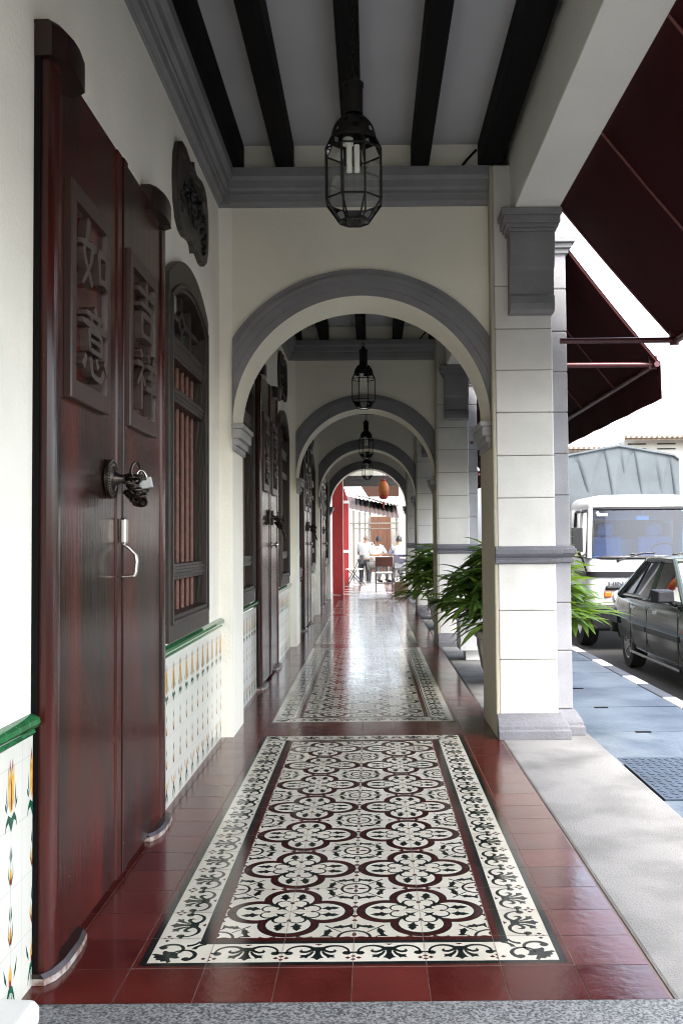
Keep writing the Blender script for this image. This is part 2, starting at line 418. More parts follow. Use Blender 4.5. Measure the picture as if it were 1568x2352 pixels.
def cross_motif():
    # the round device where four tiles meet between the quatrefoils
    P = Pat()
    ring = arc_strip(0, 0, 0.235, 0, 2*pi, 0.045, 0.045, 28)
    P.strip(ring, DARK, 1)
    for q in range(4):
        a = q*pi/2
        P.poly(xf([(0.03, 0), (0.07, 0.03), (0.13, 0.03), (0.18, 0), (0.13, -0.03), (0.07, -0.03)], a), RED, 1)
        # toothed bracket on the axis
        P.poly(xf([(0.34, 0.03), (0.50, 0.035), (0.45, 0.10), (0.42, 0.17), (0.44, 0.22), (0.38, 0.19), (0.36, 0.14), (0.39, 0.08), (0.33, 0.05),
                   (0.30, 0.0), (0.33, -0.05), (0.39, -0.08), (0.36, -0.14), (0.38, -0.19), (0.44, -0.22), (0.42, -0.17), (0.45, -0.10), (0.50, -0.035), (0.34, -0.03)][::-1], a), DARK, 1)
        P.poly(xf([(0.70, 0.0), (0.62, 0.045), (0.60, 0.0), (0.62, -0.045)], a), RED, 1)
        P.poly(xf([(0.745, 0.0), (0.80, 0.05), (0.84, 0.055), (0.86, 0.0), (0.84, -0.055), (0.80, -0.05)], a), RED, 1)
        # leaf and stem on the diagonal
        b = a+pi/4
        for d in (0.205, -0.205):
            P.poly(xf(xf(IVY, pi/2+(0.5 if d > 0 else -0.5)-0.0, 0.80, 0.43, d*0.62), b), DARK, 2)
        P.poly(xf([(0.27, 0.010), (0.62, 0.016), (0.62, -0.016), (0.27, -0.010)], b), DARK, 1)
    return P
def border_motif():
    # one tile of the edge band; x runs along the edge, y from outside (0) to inside (1)
    P = Pat()
    cen = [(0.0, 0.225), (0.045, 0.285), (0.095, 0.30), (0.060, 0.36), (0.035, 0.45), (0.040, 0.56), (0.06, 0.66)]
    P.poly([(x, y) for x, y in cen]+[(-x, y) for x, y in cen[::-1][:-1]], DARK, 1)
    for s in (1, -1):
        P.poly([(s*x, y) for x, y in ((0.05, 0.50), (0.085, 0.40), (0.13, 0.335), (0.145, 0.285), (0.185, 0.315), (0.25, 0.30), (0.225, 0.355), (0.245, 0.395), (0.17, 0.40), (0.115, 0.45), (0.075, 0.53))][::s], DARK, 2)
        P.poly([(s*x, y) for x, y in ((0.05, 0.56), (0.11, 0.49), (0.18, 0.455), (0.245, 0.475), (0.265, 0.53), (0.225, 0.59), (0.22, 0.53), (0.17, 0.52), (0.12, 0.56), (0.08, 0.62))][::s], DARK, 3)
    for s in (1, -1):
        o, i = arc_strip(s*0.235, 0.50, 0.20, pi/2+s*pi*0.45, pi/2-s*pi*0.55, 0.075, 0.030, 14)
        P.strip((o, i), DARK, 2)
        P.disc(s*0.405, 0.46, 0.062, DARK, 1, 10)
        P.poly([(s*0.40, 0.50), (s*0.5, 0.50), (s*0.5, 0.455), (s*0.40, 0.44)][::s], DARK, 2)
        P.poly([(s*0.5, 0.385), (s*0.46, 0.35), (s*0.5, 0.315)][::s], RED, 1)
        P.poly([(s*0.385, 0.30), (s*0.425, 0.34), (s*0.465, 0.30), (s*0.425, 0.26)][::s], RED, 1)
        P.poly([(s*0.5, 0.285), (s*0.46, 0.25), (s*0.5, 0.215)][::s], RED, 1)
    P.poly([(-0.06, 0.765), (0.06, 0.765), (0.0, 0.71)], RED, 1)
    return P
def corner_motif():
    # corner tile, outer corner at (0,0), inner at (1,1)
    P = Pat(); a = pi/4
    pal = [(0.0, 0.0), (0.05, 0.055), (0.12, 0.03), (0.16, 0.10), (0.25, 0.07), (0.24, 0.15), (0.15, 0.19), (0.10, 0.22), (0.20, 0.28), (0.22, 0.35), (0.14, 0.36), (0.06, 0.42)]
    pts = [(x, y) for x, y in pal]+[(-x, y) for x, y in pal[::-1][:-1]]
    P.poly([tuple(map(sum, zip(rot2((p[0]*0.8, p[1]*0.8), -a), (0.27, 0.27)))) for p in pts], DARK, 1)
    for fl in (0, 1):
        f = (lambda p: p) if not fl else (lambda p: (p[1], p[0]))
        o, i = arc_strip(0.42, 0.62, 0.17, -pi*0.45, pi*0.9, 0.035, 0.075, 14)
        P.strip(([f(p) for p in o], [f(p) for p in i]), DARK, 2)
        P.disc(*f((0.30, 0.68)), 0.06, DARK, 1)
        o, i = arc_strip(0.62, 0.905, 0.16, -pi*0.5, -pi*0.02, 0.07, 0.035, 10)
        P.strip(([f(p) for p in o], [f(p) for p in i]), DARK, 1)
        for yy in (0.90,):
            P.poly([f((0.30, 0.965)), f((0.34, 0.925)), f((0.30, 0.885)), f((0.26, 0.925))], RED, 1)
    return P
QF, CM, BM, CN = quatrefoil(), cross_motif(), border_motif(), corner_motif()
def clip_poly(pts, x0, x1, y0, y1):
    for ax, lim, sg in ((0, x0, 1), (0, x1, -1), (1, y0, 1), (1, y1, -1)):
        out = []
        for k in range(len(pts)):
            p, q = pts[k], pts[(k+1) % len(pts)]
            ip, iq = sg*(p[ax]-lim) >= 0, sg*(q[ax]-lim) >= 0
            if ip: out.append(p)
            if ip != iq:
                t = (lim-p[ax])/(q[ax]-p[ax])
                out.append(tuple(p[j]+t*(q[j]-p[j]) for j in range(len(p))))
        pts = out
        if len(pts) < 3: return []
    return pts
def carpet(r0, r1, outer_dark, label):
    mb = MB()
    x0 = TX0-3*TP; y0 = TY0+r0*TPY; n = r1-r0+1
    x1 = x0+6*TP; y1 = y0+n*TPY
    # base: cream, then the bands of each border profile as frames
    mb.box(x0, x1, y0, y1, -0.02, Z0-0.0004, 3)
    for i in range(6):
        for j in range(n):
            gx, gy = 0.0007, 0.0007
            mb.poly([(x0+i*TP+gx, y0+j*TPY+gy, Z0), (x0+(i+1)*TP-gx, y0+j*TPY+gy, Z0), (x0+(i+1)*TP-gx, y0+(j+1)*TPY-gy, Z0), (x0+i*TP+gx, y0+(j+1)*TPY-gy, Z0)], rnd.choice((0, 5, 6)))
    def frame(a, b, mi, lv):
        z = Z0+0.00012*lv
        ax, bx, ay, by = a*TP, b*TP, a*TPY, b*TPY
        mb.poly([(x0+ax, y0+ay, z), (x1-ax, y0+ay, z), (x1-bx, y0+by, z), (x0+bx, y0+by, z)], mi)
        mb.poly([(x1-ax, y0+ay, z), (x1-ax, y1-ay, z), (x1-bx, y1-by, z), (x1-bx, y0+by, z)], mi)
        mb.poly([(x1-ax, y1-ay, z), (x0+ax, y1-ay, z), (x0+bx, y1-by, z), (x1-bx, y1-by, z)], mi)
        mb.poly([(x0+ax, y1-ay, z), (x0+ax, y0+ay, z), (x0+bx, y0+by, z), (x0+bx, y1-by, z)], mi)
    if outer_dark:
        frame(0.004, 0.075, 4, 1); frame(0.075, 0.175, DARK, 1)
        frame(0.79, 0.89, DARK, 1); frame(0.89, 0.998, RED, 1)
    else:
        frame(0.004, 0.10, 4, 1); frame(0.80, 0.83, DARK, 1); frame(0.86, 0.998, 4, 1)
    # field
    nq = (n-2)//2
    fmb = MB()
    for i in range(2):
        for j in range((n-2+1)//2):
            cx, cy = x0+(2+2*i)*TP, y0+(2+2*j)*TPY
            QF.put(fmb, lambda p: (cx+p[0]*TP, cy+p[1]*TPY))
    for i in range(3):
        for j in range((n-2)//2+1):
            cx, cy = x0+(1+2*i)*TP, y0+(1+2*j)*TPY
            CM.put(fmb, lambda p: (cx+p[0]*TP, cy+p[1]*TPY))
    for f, m in zip(fmb.f, fmb.m):
        c = clip_poly([fmb.v[k] for k in f], x0+TP, x1-TP, y0+TPY, y1-TPY)
        if c: mb.poly(c, m)
    # border
    for i in range(1, 5):
        cx = x0+(i+0.5)*TP
        BM.put(mb, lambda p: (cx+p[0]*TP, y0+p[1]*TPY))
        BM.put(mb, lambda p: (cx-p[0]*TP, y1-p[1]*TPY))
    for j in range(1, n-1):
        cy = y0+(j+0.5)*TPY
        BM.put(mb, lambda p: (x0+p[1]*TP, cy-p[0]*TPY))
        BM.put(mb, lambda p: (x1-p[1]*TP, cy+p[0]*TPY))
    for sx in (0, 1):
        for sy in (0, 1):
            CN.put(mb, lambda p: ((x1-p[0]*TP) if sx else (x0+p[0]*TP), (y1-p[1]*TPY) if sy else (y0+p[1]*TPY)))
    # grout over the pattern
    z = Z0+0.00012*8
    for i in range(7):
        xx = x0+i*TP; mb.poly([(xx-0.0008, y0, z), (xx+0.0008, y0, z), (xx+0.0008, y1, z), (xx-0.0008, y1, z)], 3)
    for j in range(n+1):
        yy = y0+j*TPY; mb.poly([(x0, yy-0.0006, z), (x1, yy-0.0006, z), (x1, yy+0.0006, z), (x0, yy+0.0006, z)], 3)
    o = mb.build('tile_carpet', ['cream_tile', 'dark_tile', 'maroon_tile', 'grout', 'red_tile', 'cream_tile_b', 'cream_tile_c'], fixn=False)
    me = o.data
    bm = bmesh.new(); bm.from_mesh(me)
    for f in bm.faces:
        f.normal_update()
        if f.normal.z < -0.5 and f.calc_center_median().z > Z0-0.0002: f.normal_flip()
    bmesh.ops.triangulate(bm, faces=[f for f in bm.faces if len(f.verts) > 4], ngon_method='EAR_CLIP')
    bm.to_mesh(me); bm.free()
    struct(o, label)
carpet(*CARPETS[0], True, 'near carpet of patterned cement tiles with quatrefoils and a dark border')
for c in CARPETS[1:]: carpet(*c, False, 'farther carpet of patterned cement tiles beyond an arch')

# ------------------------------------------------------------------ shophouses
def tulip(mb, yc, x, clipy=None):
    # one column of the painted dado: tulip, two buds, root plant (layers step out from the wall)
    def P(pts, mi, lv):
        q = [(yc+a*0.88, z) for a, z in pts]
        if clipy:
            q = clip_poly(q, clipy[0], clipy[1], 0, 2)
            if not q: return
        mb.poly([(x+0.0003+0.0002*lv, a, z) for a, z in q], mi)
    Y, R, G, L = 2, 3, 1, 4
    P([(-0.0012, 0.10), (0.0012, 0.10), (0.0012, 0.46), (-0.0012, 0.46)], L, 0)
    P([(-0.020, 0.515), (-0.008, 0.49), (0.008, 0.49), (0.020, 0.515), (0.024, 0.605), (0.012, 0.575), (0.0, 0.60), (-0.012, 0.575), (-0.024, 0.605)], Y, 1)
    for s in (1, -1):
        P([(s*0.010, 0.585), (s*0.014, 0.60), (s*0.010, 0.622), (s*0.006, 0.60)], R, 2)
        P([(0, 0.475), (s*0.022, 0.487), (s*0.038, 0.470), (s*0.045, 0.445), (s*0.034, 0.462), (s*0.020, 0.468), (s*0.010, 0.455), (0, 0.44)], G, 2)
        P([(s*0.030, 0.492), (s*0.044, 0.505), (s*0.046, 0.520), (s*0.036, 0.512)], G, 2)
        P([(s*0.026, 0.50), (s*0.036, 0.52), (s*0.034, 0.56), (s*0.030, 0.53)], G, 1)
        for zc in (0.335, 0.19):
            P([(s*0.004, zc-0.028), (s*0.019, zc), (s*0.013, zc+0.035), (s*0.015, zc+0.002), (s*0.004, zc-0.022)], G, 1)
            P([(s*0.003, zc+0.03), (s*0.010, zc+0.045), (s*0.006, zc+0.070), (s*0.003, zc+0.05)], G, 1)
        P([(0, 0.068), (s*0.016, 0.062), (s*0.030, 0.035), (s*0.036, 0.012), (s*0.026, 0.026), (s*0.014, 0.046), (0, 0.052)], G, 2)
        P([(s*0.026, 0.075), (s*0.042, 0.092), (s*0.050, 0.125), (s*0.040, 0.108), (s*0.030, 0.092)], G, 1)
        P([(s*0.004, 0.05), (s*0.009, 0.05), (s*0.016, 0.006), (s*0.012, 0.004)], G, 1)
    P([(-0.004, 0.495), (0.004, 0.495), (0.003, 0.56), (0, 0.575), (-0.003, 0.56)], R, 3)
    for zc in (0.335, 0.19):
        P([(-0.010, zc-0.018), (0.010, zc-0.018), (0.009, zc+0.005), (0, zc+0.022), (-0.009, zc+0.005)], Y, 0)
        P([(-0.008, zc-0.022), (0.008, zc-0.022), (0.005, zc-0.004), (0, zc-0.012), (-0.005, zc-0.004)], R, 2)
    P([(-0.011, 0.075), (0.011, 0.075), (0.012, 0.095), (0, 0.12), (-0.012, 0.095)], Y, 1)
    P([(-0.009, 0.066), (0.009, 0.066), (0.006, 0.085), (0, 0.078), (-0.006, 0.085)], R, 2)

def arch_curve(yc, hw, z0, rise, n=16):
    R = (hw*hw+rise*rise)/(2*rise); a = math.asin(hw/R)
    return [(yc+R*sin(-a+2*a*k/n), z0+rise-R+R*cos(-a+2*a*k/n)) for k in range(n+1)]

def make_window(parent, yc):
    fx0, fx1 = -1.0, -0.852
    out = [(yc-0.505, 0.70)]+arch_curve(yc, 0.505, 2.32, 0.155)+[(yc+0.505, 0.70)]
    inn = [(yc-0.435, 0.815)]+arch_curve(yc, 0.435, 2.215, 0.115)+[(yc+0.435, 0.815)]
    mb = MB()
    def ring(o, i, xa, xb, mi=0):
        mb.rings([[(xa, *p) for p in o], [(xb, *p) for p in o], [(xb, *p) for p in i], [(xa, *p) for p in i]], mi, closed=True, loop=True)
    ring(out, inn, fx0, fx1)
    mid = [(yc-0.462, 0.775)]+arch_curve(yc, 0.462, 2.245, 0.125)+[(yc+0.462, 0.775)]
    mid2 = [(yc-0.448, 0.795)]+arch_curve(yc, 0.448, 2.23, 0.120)+[(yc+0.448, 0.795)]
    ring(mid, mid2, fx1-0.004, fx1+0.010)
    # black sheet behind the bars, painted for the darkness of the room
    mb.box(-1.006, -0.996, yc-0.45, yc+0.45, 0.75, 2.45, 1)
    for z0, z1 in ((1.985, 2.085), (1.785, 1.85), (0.965, 1.04)):
        mb.box(-0.945, -0.872, yc-0.437, yc+0.437, z0, z1)
        mb.box(-0.8725, -0.866, yc-0.437, yc+0.437, z0+0.015, z0+0.032)
        mb.box(-0.8725, -0.866, yc-0.437, yc+0.437, z1-0.030, z1-0.014)
    # tracery of the fanlight
    def mun(a, b, w=0.013):
        a = Vector((-0.915, *a)); b = Vector((-0.915, *b)); d = (b-a); l = d.length/2; d.normalize()
        mb.obox((a+b)/2, d*l, Vector((0.02, 0, 0)), Vector((1, 0, 0)).cross(d)*w)
    ctr = (yc, 2.205); dm = [(yc-0.075, 2.205), (yc, 2.255), (yc+0.075, 2.205), (yc, 2.155)]
    for k in range(4): mun(dm[k], dm[(k+1) % 4])
    mun((yc-0.435, 2.205), dm[0]); mun(dm[2], (yc+0.435, 2.205))
    for dy, zt in ((-0.22, 2.33), (0.22, 2.33)): mun((yc+dy, 2.08), (yc+dy, zt))
    mun((yc, 2.08), dm[3]); mun(dm[1], (yc, 2.36))
    wdw = mb.build('window', ['frame', 'black'], parent, bevel=0.003, seg=1)
    cols = ['glass_pale', 'glass_blue', 'glass_green', 'glass_brown', 'glass_blue', 'glass_pale', 'glass_brown', 'glass_green']
    k = 0
    for zz in (0, 1):
        for a, b in ((-0.435, -0.22), (-0.22, 0), (0, 0.22), (0.22, 0.435)):
            p = MB(); p.box(-0.925, -0.920, yc+a, yc+b, 2.085 if zz == 0 else 2.205, 2.205 if zz == 0 else 2.37)
            p.build('pane', cols[k], wdw); k += 1
    p = MB(); p.poly([(-0.917, *q) for q in dm], 0); p.build('pane', 'glass_pale', wdw)
    for q in range(7):
        y = yc-0.375+0.125*q
        p = MB(); p.tube([(-0.925, y, 0.80), (-0.925, y, 1.99)], 0.0135, 10)
        p.build('bar', 'terracotta', wdw, smooth=40)
    wdw.location = (-0.015, 0, 0.018)
    return wdw

GLYPHS = {
 '如': [([(-.22, .48), (-.30, .20), (-.42, -.02), (-.10, -.40)], .10, .07), ([(-.06, .22), (-.18, -.14), (-.46, -.46)], .11, .04), ([(-.50, .10), (.04, .17)], .07, .10),
        ([(.14, .16), (.18, -.28)], .10, .07), ([(.12, .17), (.46, .18), (.42, -.26)], .08, .11), ([(.18, -.22), (.42, -.20)], .07, .08)],
 '意': [([(-.02, .52), (.05, .43)], .10, .07), ([(-.32, .385), (.32, .405)], .06, .08), ([(-.15, .37), (-.10, .27)], .06, .07), ([(.18, .37), (.10, .27)], .07, .05), ([(-.46, .245), (.46, .265)], .07, .09),
        ([(-.23, .18), (-.20, -.12)], .08, .07), ([(-.23, .175), (.24, .18), (.21, -.12)], .065, .09), ([(-.20, .04), (.20, .045)], .05, .06), ([(-.20, -.10), (.21, -.10)], .06, .06),
        ([(-.36, -.20), (-.46, -.38)], .07, .11), ([(-.20, -.20), (-.14, -.44), (.18, -.47), (.30, -.30)], .07, .09), ([(.0, -.19), (.08, -.31)], .06, .10), ([(.30, -.16), (.43, -.28)], .06, .11)],
 '吉': [([(-.44, .30), (.44, .33)], .08, .11), ([(.0, .52), (.0, .10)], .12, .09), ([(-.30, .08), (.30, .10)], .07, .09), ([(-.27, -.09), (-.22, -.48)], .10, .08), ([(-.28, -.08), (.28, -.07), (.23, -.48)], .08, .11), ([(-.22, -.43), (.23, -.42)], .07, .08)],
 '祥': [([(-.32, .50), (-.23, .38)], .07, .11), ([(-.46, .24), (-.14, .27), (-.48, -.12)], .08, .05), ([(-.26, .10), (-.26, -.50)], .10, .07), ([(-.22, .06), (-.09, -.07)], .06, .10),
        ([(.06, .50), (.13, .36)], .07, .10), ([(.42, .52), (.29, .36)], .10, .05), ([(.0, .28), (.48, .31)], .07, .09), ([(.04, .10), (.44, .12)], .07, .08), ([(-.06, -.11), (.52, -.08)], .08, .10), ([(.24, .30), (.24, -.54)], .10, .06)]}
def brush(pts, wa, wb):
    # outline of one brush stroke: round start, swelling and taper
    P = []
    for (x0, y0), (x1, y1) in zip(pts[:-1], pts[1:]):
        for k in range(5): P.append((x0+(x1-x0)*k/5, y0+(y1-y0)*k/5))
    P.append(pts[-1])
    for _ in range(2): P = [P[0]]+[((P[i-1][0]+2*P[i][0]+P[i+1][0])/4, (P[i-1][1]+2*P[i][1]+P[i+1][1])/4) for i in range(1, len(P)-1)]+[P[-1]]
    L, R = [], []; n = len(P)-1
    for i, p in enumerate(P):
        q0, q1 = P[max(i-1, 0)], P[min(i+1, n)]; d = hypot(q1[0]-q0[0], q1[1]-q0[1]) or 1
        t = i/n; wd = (wa+(wb-wa)*t)*(0.80+0.35*abs(cos(pi*t)))/2*1.15
        if i in (0, n): wd *= 0.72
        nx, ny = -(q1[1]-q0[1])/d, (q1[0]-q0[0])/d
        L.append((p[0]+nx*wd, p[1]+ny*wd)); R.append((p[0]-nx*wd, p[1]-ny*wd))
    return L+R[::-1]
def plaque_mesh(y0, y1, z0, z1, chars):
    mb = MB(); xb, xf_ = -0.852, -0.829
    o = [(y0, z0), (y1, z0), (y1, z1), (y0, z1)]; w = 0.042
    i = [(y0+w, z0+w*1.3), (y1-w, z0+w*1.3), (y1-w, z1-w*1.3), (y0+w, z1-w*1.3)]
    i2 = [(y0+w+0.004, z0+w*1.3+0.004), (y1-w-0.004, z0+w*1.3+0.004), (y1-w-0.004, z1-w*1.3-0.004), (y0+w+0.004, z1-w*1.3-0.004)]
    mb.rings([[(xb, *p) for p in o], [(xf_-0.004, *p) for p in o], [(xf_, p[0]+sx, p[1]+sz) for p, (sx, sz) in zip(o, ((.004, .004), (-.004, .004), (-.004, -.004), (.004, -.004)))],
              [(xf_, *p) for p in i], [(-0.847, *p) for p in i2]], 0, cap0=False, cap1=True); mb.m[-1] = 2
    hh = (z1-z0-2*w*1.3)/2
    for k, ch in enumerate(chars):
        cz = z1-w*1.3-hh*(k+0.5); cy = (y0+y1)/2; ww = (y1-y0-2*w)*0.86; h2 = hh*0.84
        for si, (pts, wa, wb) in enumerate(GLYPHS[ch]):
            o = brush(pts, wa, wb)
            mb.prism([(-0.847, cy+p[0]*ww, cz+p[1]*h2) for p in o], (0.025+0.0004*si, 0, 0), 1)
    return mb

def make_door(parent, dc, style):
    a, b = dc-0.747, dc+0.747
    mb = MB()
    mb.box(-0.905, -0.868, a, b, 0.0, 2.53, 0)
    door = mb.build('door', ['black'], parent)
    T = 2.515
    def leaf(prof, z0=0.022):
        m = MB(); m.rings([[(x, y, z0) for y, x in prof], [(x, y, T) for y, x in prof]], 0)
        return m
    near = [(a+0.012, -0.87), (a+0.012, -0.850), (a+0.018, -0.844), (a+0.035, -0.839), (a+0.06, -0.836), (a+0.085, -0.837), (a+0.102, -0.842), (a+0.108, -0.853),
            (dc-0.035, -0.852), (dc-0.03, -0.847), (dc+0.026, -0.847), (dc+0.029, -0.85), (dc+0.029, -0.87)]
    far = [(dc+0.036, -0.87), (dc+0.036, -0.846), (dc+0.040, -0.843), (dc+0.09, -0.843), (dc+0.095, -0.852), (b-0.09, -0.852), (b-0.084, -0.846), (b-0.05, -0.843), (b-0.02, -0.845), (b-0.014, -0.848), (b-0.010, -0.85), (b-0.010, -0.87)]
    leaf(near).build('door_leaf', 'lacquer', door, smooth=35)
    leaf(far).build('door_leaf', 'lacquer', door, smooth=35)
    # pivot sockets above and below
    def socket(y0, y1, z0, z1, white):
        e = 0.018 if white else 0.026
        pl = [(-0.884, y0), (-0.862+e, y0-0.002), (-0.842+e, y0+0.03), (-0.830+e, y0+0.09), (-0.829+e, y1-0.12), (-0.838+e, y1-0.04), (-0.856, y1), (-0.884, y1)]
        m = MB(); m.rings([[(x, y, z0) for x, y in pl], [(x, y, z1-0.012) for x, y in pl], [(x-0.010, y, z1) for x, y in pl]], 0)
        if white:
            for k in range(len(m.f)-1): m.m[k] = 1
            n8 = len(pl)
            for k in range(n8, 2*n8): m.m[k] = 0
        o = m.build('pivot_socket', ['lacquer_dark', 'chipped_white'], door, smooth=35)
        return o
    for z0, z1, wh in ((2.475, 2.575, False), (0.001, 0.030, True)):
        socket(a-0.004, a+(0.33 if wh else 0.255), z0, z1, wh); socket(b-0.30, b+(0.03 if wh else -0.02), z0, z1, wh)
    plaque_mesh(dc-0.59, dc-0.18, 1.57, 2.205, '如意').build('carved_plaque', ['carve', 'glyph', 'lacquer'], door, bevel=0.0)
    plaque_mesh(dc+0.075, dc+0.51, 1.57, 2.205, '吉祥').build('carved_plaque', ['carve', 'glyph', 'lacquer'], door, bevel=0.0)
    # knocker plates with rope edge
    for yy in ((dc-0.13,) if style == 'pull' else (dc-0.10, dc+0.13)):
        m = MB(); zc = 1.365
        m.lathe([(0.0, 0.0), (0.066, 0.0), (0.066, 0.008), (0.058, 0.012), (0.046, 0.010), (0.040, 0.016), (0.024, 0.020), (0.016, 0.034), (0.013, 0.05), (0.0, 0.052)], (-0.847, yy, zc), 28, ax='x', cap=False)
        for rr, nn in ((0.062, 44), (0.047, 34)):
            for k in range(nn):
                t = 2*pi*k/nn
                m.sphere((-0.835, yy+rr*cos(t), zc+rr*sin(t)), 0.0048, 6, 4)
        m.build('knocker_plate', 'bronze', door, smooth=45)
    if style == 'pull':
        m = MB(); yh = dc+0.005
        m.box(-0.842, -0.822, yh-0.02, yh+0.02, 1.150, 1.238)
        m.build('lock_plate', 'steel', door, bevel=0.006, seg=3)
        m = MB()
        path = [(-0.835, yh, 1.150), (-0.818, yh, 1.138), (-0.793, yh+0.002, 1.112), (-0.789, yh+0.002, 1.085), (-0.791, yh, 1.055), (-0.797, yh, 1.040), (-0.838, yh, 1.037)]
        for p, q in zip(path[:-1], path[1:]):
            p, q = Vector(p), Vector(q); d = (q-p).normalized()
            m.obox((p+q)/2, d*((q-p).length/2+0.003), Vector((0, 0.012, 0)), d.cross(Vector((0, 1, 0)))*0.0055)
        m.build('pull_handle', 'steel', door, bevel=0.004, seg=2)
    else:
        m = MB(); m.lathe([(0.0, 0.0), (0.028, 0.0), (0.028, 0.006), (0.012, 0.010), (0.012, 0.03), (0.026, 0.038), (0.028, 0.05), (0.018, 0.06), (0, 0.061)], (-0.845, dc+0.10, 1.13), 18, ax='x', cap=False)
        m.build('door_knob', 'steel', door, smooth=40)
    door.location.x = -0.015
    return door

def make_column(parent, y1):
    yf, yb = y1-0.09, y1+0.55
    X0, X1 = COR_X, 1.085
    joints = [0.137, 0.453, 0.738, 1.015]
    up = [1.11, 1.40, 1.65, 1.906, 2.158, 2.404, 2.66, 3.39]
    mb = MB()
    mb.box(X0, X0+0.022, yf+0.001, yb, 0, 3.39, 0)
    mb.box(X0+0.022, X1-0.012, yf+0.010, yb-0.01, 0, 3.385, 2)
    blocks = list(zip([0.0]+joints[:-1], joints))+[(1.015, 1.40)]+list(zip(up[1:-1], up[2:]))
    for z0, z1 in blocks:
        g0 = 0.0018
        mb.box(X0+0.0225, X1, yf, yb, z0+(g0 if z0 > 0.01 else 0), z1-(g0 if z1 < 3.3 else 0), 1)
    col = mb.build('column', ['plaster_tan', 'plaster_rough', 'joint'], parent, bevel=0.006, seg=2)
    # outer half-pilaster
    mb = MB(); px0, px1, py0, py1 = X1-0.002, 1.195, y1+0.025, y1+0.45
    mb.box(px0, px1-0.010, py0+0.010, py1-0.01, 0, 3.20, 1)
    zz = [0.0, 0.145, 0.49, 0.775, 1.02, 1.42, 1.67, 1.92, 2.165, 2.41, 2.67, 2.90, 3.2]
    for z0, z1 in zip(zz[:-1], zz[1:]):
        mb.box(px0, px1, py0, py1, z0+(0.0018 if z0 else 0), z1-0.0018, 0)
    mb.build('pilaster', ['grey_plaster', 'joint'], col, bevel=0.006)
    def band(name, prof, m):
        q = MB()
        q.rings([[(X0+0.003, yf-o, z), (X1+o*0.8, yf-o, z), (X1+o*0.8, yb+o*0.6, z), (X0+0.003, yb+o*0.6, z)] for z, o in prof], 0)
        q.rings([[(X1-0.02, py0-o*0.95, z+0.0012), (px1+o*0.75, py0-o*0.95, z+0.0012), (px1+o*0.75, py1+o*0.6, z+0.0012), (X1-0.02, py1+o*0.6, z+0.0012)] for z, o in prof], 0)
        q.build(name, m, col, bevel=0.004, seg=2)
    band('plinth', [(0.001, 0.076), (0.052, 0.076), (0.057, 0.066), (0.075, 0.064), (0.098, 0.052), (0.118, 0.034), (0.134, 0.022), (0.142, 0.006)], 'trim_pale')
    band('moulded_band', [(1.012, 0.006), (1.016, 0.020), (1.036, 0.024), (1.041, 0.013), (1.048, 0.013), (1.056, 0.026), (1.072, 0.040), (1.096, 0.042), (1.100, 0.030), (1.112, 0.026), (1.116, 0.006)], 'trim_pale')
    # console under the beam, swept along X
    pr = [(0.002, 2.480), (0.075, 2.480), (0.098, 2.495), (0.104, 2.53), (0.098, 2.575), (0.082, 2.590), (0.088, 2.72), (0.092, 2.735), (0.110, 2.745), (0.125, 2.83), (0.135, 2.945), (0.002, 2.945)]
    q = MB(); q.sweep_x([(yf-d, z) for d, z in pr], 0.825, 1.085, 0)
    for z0, z1, o in ((2.945, 2.965, 0.012), (2.965, 2.985, 0.028), (2.985, 3.030, 0.042), (3.030, 3.069, 0.055)):
        q.box(0.825-o, 1.085+o*0.6, yf-0.135-o, yf+0.002, z0, z1)
    q.build('capital', 'trim', col, bevel=0.004, seg=2)
    q = MB()
    for z0, z1, o in ((2.885, 2.915, 0.015), (2.915, 2.945, 0.032), (2.945, 2.985, 0.052)):
        q.box(X1+0.0015, px1+o, py0-o, py1+o, z0, z1)
    q.build('capital', 'trim', col, bevel=0.004)
    return col
M['trim_pale'] = mat('pale_grey_trim', (0.135, 0.136, 0.150), 0.75, 0.12, 5, bump=0.5, bscale=70)

